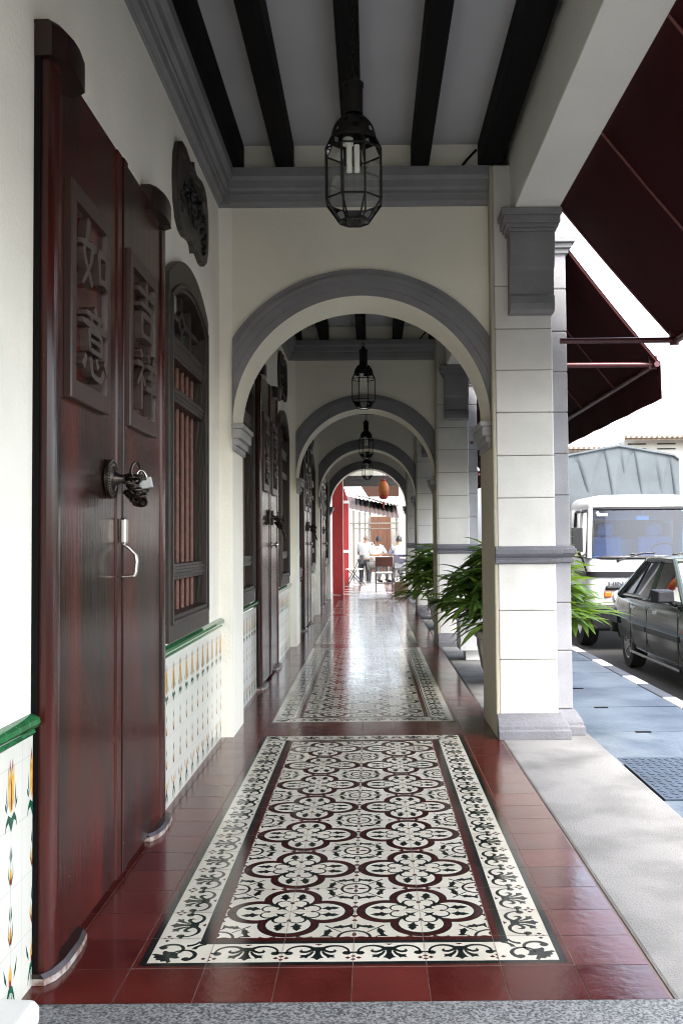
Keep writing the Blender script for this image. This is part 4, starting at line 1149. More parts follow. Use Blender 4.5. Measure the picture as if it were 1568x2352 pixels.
table(1.02, 24.3, 0.003, 0.28, 'small white topped table beside the palm at the far end', 'chair_white')

# ------------------------------------------------------------------ coffee shop at the end of the arcade
M['shutter_red'] = mat('bright_red_shutter', (0.36, 0.020, 0.022), 0.45, 0.1, 4)
M['white_trim'] = mat('white_trim', (0.75, 0.74, 0.70), 0.6)
M['timber_dark'] = mat('weathered_dark_timber', (0.045, 0.040, 0.038), 0.75, 0.4, 12, stretch=(1, 5, 5))
def red_post(x0, x1, y0, y1, z1, label):
    root = thing('red_shutter', label, 'shutter', ((x0+x1)/2, y0, 0), 'red folding shutters of the coffee shop')
    q = MB(); q.box(x0, x1, y0, y1, 0.003, z1); q.build('panel', 'shutter_red', root, bevel=0.01)
    q = MB(); q.box(x1-0.002, x1+0.012, y0-0.006, y0+0.03, 0.003, z1+0.005); q.build('edge_strip', 'white_trim', root)
    settle(root)
red_post(-0.84, -0.605, 21.0, 21.06, 2.75, 'near tall bright red shutter, left, standing out into the walkway')
root = thing('red_shutter', 'far red shutter with white cross bars and a pointed top', 'shutter', (-0.66, 25.6, 0), 'red folding shutters of the coffee shop')
q = MB(); q.prism([(-0.86, 25.6, 0.003), (-0.585, 25.6, 0.003), (-0.585, 25.6, 2.22), (-0.72, 25.6, 2.66), (-0.86, 25.6, 2.66)], (0, 0.06, 0)); q.build('panel', 'shutter_red', root)
q = MB()
for z in (0.86, 2.18): q.box(-0.862, -0.575, 25.585, 25.61, z, z+0.075)
q.box(-0.587, -0.573, 25.586, 25.66, 0.003, 2.2); q.build('cross_bars', 'white_trim', root)
settle(root)
root = thing('coffee_shop', 'open fronted coffee shop house at the far end, with a dark timber lintel', 'shophouse', (0, 23, 0))
q = MB(); q.box(-1.16, WALL_X, 19.802, END_Y, 0, 3.6); q.build('wall', 'plaster', root)
q = MB(); q.box(-0.95, 0.86, 19.802, END_Y, CEIL+0.002, CEIL+0.06); q.build('ceiling', 'ceiling', root)
q = MB(); q.box(WALL_X+0.001, 0.86, 25.0, 25.14, 2.60, 2.88); q.box(WALL_X+0.001, 0.86, 24.97, 25.0, 2.66, 2.70); q.box(WALL_X+0.001, 0.86, 24.97, 25.0, 2.78, 2.82); q.build('lintel', 'timber_dark', root)
q = MB(); q.box(WALL_X+0.001, 0.86, 25.05, 25.12, 2.881, CEIL); q.build('transom_wall', 'plaster', root)
q = MB(); q.box(-7, 1.106, 19.803, END_Y, 3.63, 7.0); q.build('upper_storey', 'plaster', root)  # unseen mass over the ceiling, put in to block the sun
q = MB(); q.box(0.80, 1.10, 26.4, 26.9, 0, 3.55)
cv = [(0.80-0.55*(1-sin(t)), 26.45, 1.85+0.95*(1-cos(t))*0.98) for t in [pi/2*k/10 for k in range(11)]]
q.build('corner_pier', 'plaster_rough', root)
settle(root)
# paper lantern
M['paper_amber'] = mat('amber_paper', (0.36, 0.10, 0.016), 0.6, 0.25, 12)
M['paper_red'] = mat('red_paper', (0.30, 0.022, 0.010), 0.6, 0.15, 12)
root = thing('paper_lantern', 'red and amber paper lantern with a hanging tassel at the far arch', 'paper lantern', (0.285, 20.6, 2.4))
X, Y = 0.285, 20.6
q = MB(); pf = []
for k in range(13):
    t = k/12; r = 0.04+0.082*sin(pi*t)**0.7 if 0 < k < 12 else 0.04
    pf.append((r*(1.0 if k % 2 else 0.96), 2.10+0.36*t))
q.lathe(pf, (X, Y, 0), 18); q.build('paper_body', 'paper_amber', root, smooth=60)
q = MB(); q.lathe([(0.035, 2.06), (0.075, 2.075), (0.10, 2.125), (0.11, 2.15), (0.04, 2.10)], (X, Y, 0), 18, cap=False)
q.lathe([(0.05, 2.45), (0.06, 2.47), (0.03, 2.50)], (X, Y, 0), 14); q.build('red_collar', 'paper_red', root, smooth=60)
q = MB(); q.tube([(X, Y, 2.06), (X, Y, 1.98)], 0.006, 5); q.sphere((X, Y, 1.98), 0.03, 8, 6); q.tube([(X, Y, 1.97), (X, Y, 1.86)], [0.02, 0.012], 8); q.build('tassel', 'paper_red', root, smooth=60)
q = MB(); q.tube([(X, Y, 2.49), (X, Y, CEIL+0.002)], 0.004, 5); q.build('cord', 'iron', root)
settle(root)

# ------------------------------------------------------------------ back lane beyond the arcade
M['stall_timber'] = mat('orange_brown_planks', (0.085, 0.032, 0.014), 0.7, 0.25, 5, stretch=(10, 1, 0.6))
M['corrugated'] = mat('rusty_corrugated_iron', (0.022, 0.018, 0.017), 0.7, 0, 5, col2=(0.055, 0.030, 0.02), bump=0.2)
M['orange_canvas'] = mat('orange_canvas', (0.16, 0.052, 0.019), 0.7, 0.12, 5)
M['lane_white'] = mat('white_lane_wall', (0.27, 0.262, 0.24), 0.85, 0.08, 2)
M['post_grey'] = mat('pale_post', (0.10, 0.09, 0.072), 0.7, 0.2)
root = thing('lane_house', 'white house wall closing the lane behind the stall', 'house', (0, 44, ST_Z))
q = MB(); q.box(-9, -2.4, 42, 50, ST_Z, 4.2); q.box(-2.4, 1.9, 46, 50, ST_Z, 3.1); q.box(1.9, 2.6, 38, 50, ST_Z, 3.2); q.build('wall', 'lane_white', root)
q = MB(); q.box(-0.05, 0.98, 45.9, 45.99, ST_Z, 2.35)
for k in range(5): q.box(-0.05+k*0.21, -0.035+k*0.21, 45.88, 45.9, ST_Z, 2.33)
q.build('plank_door', 'stall_timber', root)
settle(root)
root = thing('lane_stall', 'lean-to stall with rusty corrugated roofs on thin pale posts', 'stall', (0, 36, ST_Z))
def corr(x0, x1, za0, za1, y0, y1, dz, name):
    q = MB(); n = 60; rg = []
    for k in range(n+1):
        x = x0+(x1-x0)*k/n; z = za0+(za1-za0)*k/n+0.022*sin(k*1.3)
        rg.append([(x, y0, z), (x, y1, z+dz), (x, y1, z+dz+0.012), (x, y0, z+0.012)])
    q.rings(rg, 0); q.build(name, 'corrugated', root)
corr(-0.95, 1.05, 2.42, 1.98, 35, 38, 0.55, 'roof_sheet')
corr(-0.55, 1.05, 2.92, 2.48, 36.0, 39, 0.10, 'roof_sheet')
for x, z in ((-0.85, 2.35), (-0.62, 2.30), (-0.40, 2.25), (-0.20, 2.22), (-0.02, 2.2), (0.95, 1.98)):
    q = MB(); q.box(x-0.03, x+0.03, 35.05, 35.11, ST_Z, z); q.build('post', 'post_grey', root)
q = MB(); q.box(-0.95, 1.05, 35.02, 35.05, 1.80, 1.85); q.box(-0.6, 1.0, 35.02, 35.05, 1.62, 1.65); q.build('rail', 'post_grey', root)
settle(root)
root = thing('orange_awning', 'orange canvas awning on the upper wall across the lane', 'awning', (0.2, 33, 2.8))
q = MB(); q.add([(-0.33, 31.0, 3.02), (1.0, 31.0, 3.02), (0.98, 33.0, 2.72), (-0.08, 33.0, 2.72), (-0.33, 31.0, 3.0), (1.0, 31.0, 3.0), (0.98, 33.0, 2.70), (-0.08, 33.0, 2.70)], [(0, 1, 2, 3), (7, 6, 5, 4), (0, 4, 5, 1), (1, 5, 6, 2), (2, 6, 7, 3), (3, 7, 4, 0)])
q.build('canvas', 'orange_canvas', root)
q = MB()
for x in (-0.05, 0.9): q.tube([(x, 32.9, 2.72), (x, 32.9, 2.3)], 0.012, 5)
q.build('stay', 'post_grey', root); settle(root)
root = thing('signboard', 'blank white signboard on a thin dark post in the lane', 'sign', (0.18, 33.5, ST_Z))
q = MB(); q.box(0.0, 0.36, 33.5, 33.53, 0.62, 1.06); q.build('board', 'white_trim', root)
q = MB(); q.box(0.14, 0.19, 33.46, 33.495, ST_Z, 1.06); q.build('post', 'timber_dark', root)
settle(root)
# ------------------------------------------------------------------ people at the far tables
M['skin'] = mat('skin', (0.32, 0.17, 0.10), 0.6, 0.08)
M['shirt_white'] = mat('white_shirt', (0.48, 0.47, 0.45), 0.8, 0.05)
M['shirt_blue'] = mat('pale_blue_shirt', (0.25, 0.27, 0.36), 0.8, 0.06)
M['trouser_dark'] = mat('dark_trousers', (0.030, 0.030, 0.034), 0.8, 0.15)
M['trouser_pale'] = mat('pale_trousers', (0.28, 0.28, 0.29), 0.8, 0.1)
M['hair_black'] = mat('black_hair', (0.012, 0.010, 0.009), 0.5, 0.2)
M['hair_grey'] = mat('thin_grey_hair', (0.20, 0.15, 0.12), 0.6, 0.2)
def skin_body(name, V, E, R, m, parent, Rm, lv=2):
    me = bpy.data.meshes.new(name)
    me.from_pydata([tuple(Rm @ Vector(v)) for v in V], E, []); me.materials.append(M[m])
    o = bpy.data.objects.new(name, me); COL.objects.link(o); o.parent = parent
    sk = o.modifiers.new('skin', 'SKIN'); sk.use_smooth_shade = True
    for i, r in enumerate(R):
        sv = me.skin_vertices[0].data[i]
        sv.radius = r if isinstance(r, tuple) else (r, r); sv.use_root = (i == 0)
    su = o.modifiers.new('sub', 'SUBSURF'); su.levels = lv; su.render_levels = lv
    return o
def person(x, y, z, rot, joints, shirt, trouser, hair, label, bald=False):
    # joints: pelvis, chest, neck, head, and (shoulder, elbow, wrist), (hip, knee, ankle, toe) for each side, facing -y
    root = thing('person', label, 'person', (x, y, z))
    Rm = Matrix.Translation((x, y, z)) @ Matrix.Rotation(rot, 4, 'Z')
    J = joints; V = []; E = []; R = []
    def av(p, r, to=None):
        V.append(p); R.append(r)
        if to is not None: E.append((to, len(V)-1))
        return len(V)-1
    pe = av(J['pelvis'], (0.15, 0.10)); mid = (Vector(J['pelvis'])+Vector(J['chest']))/2
    mi = av(tuple(mid), (0.135, 0.09), pe); ch = av(J['chest'], (0.155, 0.10), mi)
    nk = av(J['neck'], 0.052, ch)
    hd = Vector(J['head']); n = Vector(J['neck'])
    h1 = av(tuple(n*0.45+hd*0.55), (0.07, 0.08), nk); h2 = av(tuple(hd), (0.078, 0.092), h1); av(tuple(hd+(hd-n).normalized()*0.07), (0.06, 0.07), h2)
    for s in (1, -1):
        k = 'r' if s > 0 else 'l'
        sh, el, wr = J['arm_'+k]; a = av(sh, 0.058, ch); b = av(el, 0.042, a); c = av(wr, 0.028, b)
        d = (Vector(wr)-Vector(el)).normalized(); p = Vector(wr)+d*0.05; pc = av(tuple(p), (0.036, 0.018), c)
        side = d.cross(Vector((0, 1, 0.2))).normalized()
        for q, ln in ((-1.5, 0.055), (-0.5, 0.068), (0.5, 0.064), (1.5, 0.050)):
            f1 = p+side*0.015*q+d*0.04; f2 = f1+d*ln*0.6+Vector((0, 0, -0.012))
            i1 = av(tuple(f1), 0.009, pc); av(tuple(f2), 0.0075, i1)
        t1 = Vector(wr)+d*0.03+side*0.035; i1 = av(tuple(t1), 0.010, c); av(tuple(t1+d*0.03+side*0.015), 0.008, i1)
        hp, kn, an, to = J['leg_'+k]; a = av(hp, 0.085, pe); b = av(kn, 0.056, a); c = av(an, 0.036, b); av(to, 0.036, c)
    skin_body('body', V, E, R, 'skin', root, Rm)
    # nose and ears
    mb = MB(); f = Vector((0, -0.088, -0.01))
    mb.sphere(tuple(Rm @ (hd+f)), 0.016, 6, 5)
    for s in (1, -1): mb.sphere(tuple(Rm @ (hd+Vector((0.082*s, 0.005, -0.01)))), 0.022, 6, 5, sc=(0.4, 1, 1.2))
    mb.build('face_features', 'skin', root, smooth=60)
    mb = MB()
    c = hd+Vector((0, 0.014, 0.035 if not bald else 0.01)); rg = []
    for i in range(7):
        t = pi/2*i/6*1.02; rr = 0.098*cos(t)+0.001
        rg.append([tuple(Rm @ (c+Vector((rr*cos(q*pi/8)*0.93, rr*sin(q*pi/8)*1.05-0.012*(1-i/6), (-0.05 if not bald else -0.045)+(0.155 if not bald else 0.10)*sin(t))))) for q in range(16)])
    mb.rings(rg, 0); mb.build('hair', hair, root, smooth=60)
    # shirt: torso and sleeves, a little fuller than the body
    V = []; E = []; R = []
    pe = av(tuple(Vector(J['pelvis'])+Vector((0, 0, -0.03))), (0.185, 0.135)); mi = av(tuple(mid), (0.180, 0.130), pe); ch = av(J['chest'], (0.185, 0.130), mi); av(tuple(Vector(J['neck'])*0.75+Vector(J['chest'])*0.25), 0.068, ch)
    for k in 'rl':
        sh, el, wr = J['arm_'+k]; a = av(sh, 0.078, ch); av(tuple(Vector(sh)*0.15+Vector(el)*0.85), 0.066, a)
    skin_body('shirt', V, E, R, shirt, root, Rm)
    V = []; E = []; R = []
    pe = av(J['pelvis'], (0.165, 0.118))
    for k in 'rl':
        hp, kn, an, to = J['leg_'+k]; a = av(hp, 0.102, pe); b = av(kn, 0.076, a); av(tuple(Vector(an)+Vector((0, 0, 0.02))), 0.060, b)
    skin_body('trousers', V, E, R, trouser, root, Rm)
    mb = MB()
    for k in 'rl':
        an, to = J['leg_'+k][2:]
        a, t = Rm @ Vector(an), Rm @ Vector(to)
        mb.tube([a+(a-t)*0.4+Vector((0, 0, -0.02)), a+Vector((0, 0, -0.02)), t], [0.035, 0.045, 0.038], 8)
    mb.build('shoes', 'hair_black', root, smooth=60)
    settle(root)
stand = dict(pelvis=(0, 0.02, 0.90), chest=(0, -0.06, 1.28), neck=(0, -0.10, 1.46), head=(0, -0.15, 1.565),
    arm_r=((0.19, -0.08, 1.38), (0.25, -0.12, 1.10), (0.20, -0.34, 0.98)), arm_l=((-0.19, -0.08, 1.38), (-0.25, -0.08, 1.10), (-0.22, -0.30, 0.95)),
    leg_r=((0.10, 0.02, 0.84), (0.11, 0.0, 0.46), (0.11, 0.06, 0.09), (0.13, -0.10, 0.04)), leg_l=((-0.10, 0.02, 0.84), (-0.11, -0.03, 0.46), (-0.11, 0.02, 0.09), (-0.13, -0.14, 0.04)))
sit = dict(pelvis=(0, 0.10, 0.50), chest=(0, 0.0, 0.88), neck=(0, -0.05, 1.06), head=(0, -0.10, 1.17),
    arm_r=((0.19, -0.01, 0.98), (0.27, -0.14, 0.74), (0.14, -0.38, 0.78)), arm_l=((-0.19, -0.01, 0.98), (-0.27, -0.14, 0.74), (-0.14, -0.38, 0.78)),
    leg_r=((0.10, 0.06, 0.48), (0.13, -0.34, 0.50), (0.13, -0.32, 0.09), (0.14, -0.46, 0.04)), leg_l=((-0.10, 0.06, 0.48), (-0.13, -0.34, 0.50), (-0.13, -0.30, 0.09), (-0.14, -0.44, 0.04)))
person(-0.18, 28.7, ST_Z, pi-0.35, stand, 'shirt_white', 'trouser_dark', 'hair_grey', 'person standing with the back turned, in a loose white shirt and dark trousers', True)
person(0.79, 26.0, 0.003, pi+0.15, sit, 'shirt_blue', 'trouser_pale', 'hair_black', 'person sitting at the table, in a pale blue shirt, black hair')
person(0.16, 27.0, 0.003, radians(35), sit, 'shirt_white', 'trouser_pale', 'hair_black', 'person sitting behind the table, in white, half hidden by the others')
def stool(x, y, z, label):
    root = thing('stool', label, 'stool', (x, y, z))
    q = MB(); q.lathe([(0, 0.40), (0.16, 0.40), (0.17, 0.415), (0.16, 0.43), (0, 0.43)], (x, y, z), 18, cap=False); q.build('seat', 'chair_brown', root, smooth=40)
    for k in range(4):
        a = pi/4+k*pi/2
        q = MB(); q.tube([(x+0.17*cos(a), y+0.17*sin(a), z), (x+0.12*cos(a), y+0.12*sin(a), z+0.40)], 0.013, 6); q.build('leg', 'chair_frame', root, smooth=60)
    settle(root)
stool(0.10, 27.07, 0.003, 'round stool under the person sitting behind the table')

# ------------------------------------------------------------------ parked car (rear toward the truck, nose toward the viewer)
M['car_paint'] = mat('dark_olive_metallic_paint', (0.023, 0.031, 0.024), 0.15, 0.12, 2, coat=0.1, spec=0.35)
M['car_black'] = mat('black_plastic', (0.008, 0.008, 0.010), 0.45, 0.2, spec=0.3)
M['car_seat'] = mat('grey_seat_cloth', (0.10, 0.10, 0.10), 0.9, 0.2)
M['chrome'] = mat('chrome', (0.60, 0.62, 0.64), 0.15, 0.05, metal=1.0)
M['tyre'] = mat('tyre_rubber', (0.012, 0.012, 0.012), 0.85, 0.2, 30)
M['rim'] = mat('grey_hubcap', (0.30, 0.30, 0.31), 0.35, 0.1, metal=0.6)
M['lamp_red'] = mat('red_lamp', (0.30, 0.012, 0.01), 0.2, 0.1)
M['lamp_amber'] = mat('amber_lamp', (0.55, 0.12, 0.02), 0.2, 0.1)
M['lamp_clear'] = mat('headlamp_glass', (0.55, 0.60, 0.65), 0.08, 0.1, metal=0.3)
CX, CY = 3.90, 12.50                 # middle line, rear end
Q = lambda x, s, z: (CX+x, CY-s, ROAD_Z+z)
car = thing('parked_car', 'dark olive grey saloon car parked at the kerb, front toward the viewer', 'car', (CX, CY-2.1, ROAD_Z))
stations = [  # s, half width, underside, shoulder height, deck height
    (0.00, 0.66, 0.42, 0.72, 0.78), (0.04, 0.735, 0.33, 0.79, 0.90), (0.18, 0.775, 0.27, 0.82, 0.945), (0.45, 0.80, 0.24, 0.815, 0.935), (1.0, 0.808, 0.21, 0.805, 0.90), (1.6, 0.81, 0.20, 0.81, 0.90),
    (2.2, 0.81, 0.20, 0.815, 0.90), (2.75, 0.808, 0.20, 0.81, 0.90), (3.2, 0.80, 0.22, 0.77, 0.84), (3.7, 0.785, 0.24, 0.72, 0.775), (4.02, 0.75, 0.28, 0.66, 0.71), (4.14, 0.68, 0.36, 0.58, 0.60)]
def section(s, w_, zl, zs, zd):
    h = [(w_*0.80, zl), (w_*0.955, zl+0.06), (w_*0.99, zl+0.18), (w_, 0.5*(zl+zs)+0.05), (w_*0.992, zs-0.06), (w_*0.965, zs), (w_*0.90, zd-0.02), (w_*0.80, zd), (w_*0.4, zd+0.012)]
    return [Q(-x, s, z) for x, z in h]+[Q(x, s, z) for x, z in h[::-1]]
mb = MB(); mb.rings([section(*st) for st in stations], 0)
body = mb.build('body', ['car_paint', 'car_black'], car)
def cut(o, cutter_mb):
    c = cutter_mb.build('cut', 'car_black')
    md = o.modifiers.new('b', 'BOOLEAN'); md.operation = 'DIFFERENCE'; md.object = c; md.solver = 'EXACT'
    me = bpy.data.meshes.new_from_object(o.evaluated_get(bpy.context.evaluated_depsgraph_get()))
    o.modifiers.clear(); old = o.data; o.data = me; bpy.data.meshes.remove(old); bpy.data.objects.remove(c)
WHEELS = (0.80, 3.17)
cb = MB()
for s in WHEELS:
    for sx in (-1, 1):
        c = Q(sx*0.72, s, 0.285); cb.lathe([(0.32, -0.14), (0.32, 0.14)], c, 28, ax='x')
bpy.context.view_layer.update()
cut(body, cb)
body.data.polygons.foreach_set('use_smooth', [True]*len(body.data.polygons)); body.data.set_sharp_from_angle(angle=radians(32))
# cabin: pillars and roof in paint, panes of glass between
def gside(s, z, sx):                 # point on the sloping side of the cabin
    t = (z-0.86)/(1.335-0.86)
    return Q(sx*(0.755-0.155*t), s, z)
gl_pts = {'C0': (0.42, 0.865), 'C1': (1.17, 1.30), 'B0': (1.66, 0.87), 'B1': (1.72, 1.315), 'A0': (2.86, 0.875), 'A1': (2.12, 1.31), 'Q0': (0.95, 0.868), 'Q1': (1.28, 1.305)}
mb = MB()
def bar(a, b, r0=0.028, r1=0.028): mb.tube([a, b], [r0, r1], 8)
for sx in (-1, 1):
    g = lambda k: gside(*gl_pts[k], sx)
    bar(g('C0'), g('C1'), 0.055, 0.04); bar(g('A0'), g('A1'), 0.034, 0.03); bar(g('B0'), g('B1'), 0.030, 0.024)
    mb.tube([g('C1'), g('Q1'), g('B1'), g('A1')], 0.032, 8)
    mb.tube([gside(0.42, 0.865, sx), gside(1.66, 0.872, sx), gside(2.86, 0.878, sx)], 0.024, 6)
rs = []
for s, dz, wf in ((1.10, -0.045, 0.96), (1.18, 0.0, 1), (1.5, 0.022, 1.01), (1.8, 0.024, 1.01), (2.08, 0.004, 1), (2.16, -0.035, 0.96)):
    hw = 0.60*wf; r = []
    for k in range(13):
        t = -1+2*k/12
        r.append(Q(hw*t, s, 1.325+dz+0.040*(1-t*t)))
    rs.append(r+[(p[0], p[1], p[2]-0.03) for p in r[::-1]])
mb.rings(rs, 0)
mb.tube([gside(1.17, 1.30, -1), gside(1.17, 1.30, 1)], 0.035, 8); mb.tube([gside(2.12, 1.31, -1), gside(2.12, 1.31, 1)], 0.032, 8)
mb.build('roof', 'car_paint', car, smooth=40)
for sx in (-1, 1):
    g = lambda k: gside(*gl_pts[k], sx)
    for a in (('C0', 'Q0', 'Q1', 'C1'), ('Q0', 'B0', 'B1', 'Q1'), ('B0', 'A0', 'A1', 'B1')):
        q = MB(); q.poly([g(k) for k in a]); q.build('side_window', 'carglass', car)
    q = MB(); q.tube([gside(0.95, 0.868, sx), gside(1.28, 1.305, sx)], 0.013, 6)
    q.tube([gside(0.50, 0.885, sx), gside(1.66, 0.890, sx), gside(2.75, 0.896, sx)], 0.012, 6)
    q.tube([gside(0.50, 0.885, sx), gside(1.20, 1.275, sx), gside(1.72, 1.292, sx), gside(2.10, 1.285, sx), gside(2.75, 0.896, sx)], 0.010, 6)
    q.build('window_seal', 'car_black', car)
q = MB(); q.poly([gside(2.86, 0.878, -1), gside(2.86, 0.878, 1), gside(2.12, 1.31, 1), gside(2.12, 1.31, -1)]); q.build('windscreen', 'windscreen', car)
q = MB(); q.poly([gside(0.42, 0.868, -1), gside(0.42, 0.868, 1), gside(1.17, 1.30, 1), gside(1.17, 1.30, -1)]); q.build('rear_window', 'carglass', car)
for x in (-0.36, 0.36):
    q = MB(); q.box(CX+x-0.23, CX+x+0.23, CY-1.70, CY-1.56, ROAD_Z+0.45, ROAD_Z+0.98); q.box(CX+x-0.12, CX+x+0.12, CY-1.64, CY-1.57, ROAD_Z+0.98, ROAD_Z+1.14); q.build('seat', 'car_seat', car, bevel=0.04, seg=3)
q = MB(); q.box(CX-0.6, CX+0.6, CY-0.98, CY-0.84, ROAD_Z+0.45, ROAD_Z+0.95); q.build('seat', 'car_seat', car, bevel=0.04, seg=3)
q = MB(); rg = [Vector(Q(-0.36+0.18*cos(t), 2.22-0.08*sin(t), 0.90+0.16*sin(t))) for t in [2*pi*k/20 for k in range(20)]]; q.tube(rg, 0.012, 6, loop=True); q.build('steering_wheel', 'car_black', car)
for sx in (-1, 1):
    for s in WHEELS:
        c = Q(sx*0.70, s, 0.283)
        q = MB(); q.lathe([(0.17, -0.085), (0.265, -0.085), (0.283, -0.06), (0.283, 0.06), (0.265, 0.085), (0.17, 0.085)], c, 28, ax='x', cap=False)
        wh = q.build('wheel', 'tyre', car, smooth=40)
        q = MB(); o = sx*0.075
        q.lathe([(0.0, o+sx*0.010), (0.05, o+sx*0.012), (0.06, o), (0.15, o-sx*0.01), (0.172, o+sx*0.008), (0.175, -o)], c, 28, ax='x', cap=False)
        for k in range(8):
            a = 2*pi*k/8
            q.obox((c[0]+o+sx*0.004, c[1]+0.11*cos(a), c[2]+0.11*sin(a)), (0.006, 0, 0), (0, 0.04*cos(a), 0.04*sin(a)), (0, -0.014*sin(a), 0.014*cos(a)))
        q.build('rim', 'rim', wh, smooth=30)
    # rub strip, mirrors, handles, repeater
    X = sx*0.812
    for a, b, zt in ((1.16, 1.66, 0.565), (1.70, 2.82, 0.565), (0.02, 0.45, 0.60)):
        q = MB(); q.box(CX+X-0.010, CX+X+0.010, CY-b, CY-a, ROAD_Z+0.50, ROAD_Z+zt); q.build('rub_strip', 'car_black', car, bevel=0.008)
    q = MB(); q.box(CX+sx*0.80-0.004, CX+sx*0.80+0.012*1, CY-2.80, CY-0.98, ROAD_Z+0.205, ROAD_Z+0.235); q.build('sill_trim', 'chrome', car)
    q = MB(); q.add([Q(sx*x, s, z) for x, s, z in ((0.80, 2.56, 0.89), (1.00, 2.52, 0.89), (1.00, 2.50, 1.03), (0.80, 2.54, 1.03), (0.80, 2.70, 0.90), (0.96, 2.66, 0.90), (0.95, 2.64, 1.01), (0.80, 2.68, 1.02))],
                     [(0, 1, 2, 3), (4, 5, 6, 7), (0, 1, 5, 4), (1, 2, 6, 5), (2, 3, 7, 6), (3, 0, 4, 7)])
    q.tube([Q(sx*0.76, 2.62, 0.86), Q(sx*0.86, 2.60, 0.93)], 0.025, 6); q.build('wing_mirror', 'car_black', car, bevel=0.012)
    for s in (1.05, 1.95):
        q = MB(); q.box(CX+sx*0.803-0.012, CX+sx*0.803+0.012, CY-s-0.10, CY-s, ROAD_Z+0.725, ROAD_Z+0.765); q.build('door_handle', 'chrome', car, bevel=0.006)
    for s in (1.00, 1.68, 2.78):
        q = MB(); q.box(CX+sx*0.806-0.004, CX+sx*0.806+0.0035, CY-s-0.004, CY-s, ROAD_Z+0.26, ROAD_Z+0.80); q.build('door_gap', 'car_black', car)
    q = MB(); q.box(CX+sx*0.795-0.012, CX+sx*0.795+0.014, CY-3.0, CY-2.93, ROAD_Z+0.60, ROAD_Z+0.635); q.build('side_repeater', 'lamp_red', car, bevel=0.006)
    q = MB(); q.box(CX+sx*0.50-0.20, CX+sx*0.50+0.20, CY-0.03, CY+0.012, ROAD_Z+0.62, ROAD_Z+0.74); q.build('tail_lamp', 'lamp_red', car, bevel=0.01)
    q = MB(); q.box(CX+sx*0.50-0.15, CX+sx*0.50+0.15, CY-4.15, CY-4.08, ROAD_Z+0.55, ROAD_Z+0.66); q.build('headlight', 'lamp_clear', car, bevel=0.02)
for s, e in ((-0.05, 0.12), (4.06, 4.22)):
    q = MB(); q.box(CX-0.80, CX+0.80, CY-e, CY-s, ROAD_Z+0.36, ROAD_Z+0.54); q.build('bumper', 'car_black', car, bevel=0.03, seg=3)
q = MB(); q.tube([Q(-0.30, 2.02, 1.37), Q(-0.30, 2.02, 2.02)], [0.004, 0.002], 6); q.lathe([(0.018, 0), (0.012, 0.03), (0, 0.032)], Q(-0.30, 2.02, 1.355), 10); q.build('aerial', 'chrome', car)
settle(car)

# ------------------------------------------------------------------ canvas-topped truck
M['truck_white'] = mat('white_truck_paint', (0.44, 0.45, 0.455), 0.25, 0.04, 3, coat=0.3)
M['seat_blue'] = mat('blue_grey_seat', (0.13, 0.19, 0.29), 0.8, 0.15, 8)
M['dash'] = mat('blue_grey_dashboard', (0.30, 0.38, 0.48), 0.7, 0.1, 6)
M['tarp'] = mat('grey_green_tarpaulin', (0.070, 0.084, 0.093), 0.75, 0.14, 3, bump=0.25, bscale=25)
TX, TY = 3.915, 13.45
tr = thing('truck', 'white cab truck with a grey canvas covered load bed, parked behind the car', 'truck', (TX, TY+2, ROAD_Z))
P = lambda x, s, z: (TX+x, TY+s, ROAD_Z+z)
# cab: stack of rounded outlines, leaning back at the windscreen
def cab_ring(hw, s0, s1, z, r=0.16, bow=0.05):
    o = []
    for k in range(6):
        a = pi/2*k/5; o.append(P(-hw+r-r*cos(a), s0+r-r*sin(a), z))
    for k in range(1, 6):
        t = k/6; o.append(P((-hw+r)*(1-t)+(hw-r)*t, s0-bow*(1-(2*t-1)**2), z))
    for k in range(6):
        a = pi/2*k/5; o.append(P(hw-r+r*sin(a), s0+r-r*cos(a), z))
    o += [P(hw, s1, z), P(-hw, s1, z)]
    return o
lower = [(0.84, 0.02, 0.50), (0.865, 0.0, 0.62), (0.87, 0.0, 0.80), (0.87, 0.01, 1.05), (0.868, 0.025, 1.22), (0.862, 0.045, 1.30)]
mb = MB(); mb.rings([cab_ring(hw, s, 1.50, z) for hw, s, z in lower], 0)
mb.build('cab', 'truck_white', tr, smooth=40)
mb = MB(); up = [(0.80, 0.20, 1.985), (0.80, 0.17, 2.02), (0.77, 0.22, 2.12), (0.70, 0.32, 2.175), (0.55, 0.45, 2.20)]
mb.rings([cab_ring(hw, s, 1.46, z, 0.16, 0.05) for hw, s, z in up], 0)
# pillars
for sx in (-1, 1):
    mb.tube([P(sx*0.835, 0.07, 1.29), P(sx*0.775, 0.215, 2.0)], 0.035, 8)
    mb.tube([P(sx*0.85, 0.62, 1.29), P(sx*0.795, 0.66, 2.0)], 0.022, 8)
    mb.box(TX+sx*0.83-0.03, TX+sx*0.83+0.03, TY+1.05, TY+1.49, ROAD_Z+1.29, ROAD_Z+1.995)
mb.box(TX-0.82, TX+0.82, TY+1.44, TY+1.49, ROAD_Z+1.29, ROAD_Z+1.55); mb.box(TX-0.82, TX+0.82, TY+1.44, TY+1.49, ROAD_Z+1.85, ROAD_Z+1.995)
mb.build('cab_roof', 'truck_white', tr, smooth=40)
ws = []
for z, hw, s in ((1.295, 0.80, 0.035), (1.99, 0.745, 0.19)):
    ws.append([P(hw*t, s-0.05*(1-t*t)+0.05*abs(t)**6, z) for t in [-1+2*k/12 for k in range(13)]])
mb = MB(); mb.rings(ws, 0, closed=False, cap0=False, cap1=False); mb.build('windscreen', 'windscreen', tr, smooth=60)
mb = MB(); lp = [Vector(p)+Vector((0, -0.006, 0)) for p in ws[0]]+[Vector(p)+Vector((0, -0.006, 0)) for p in ws[1][::-1]]
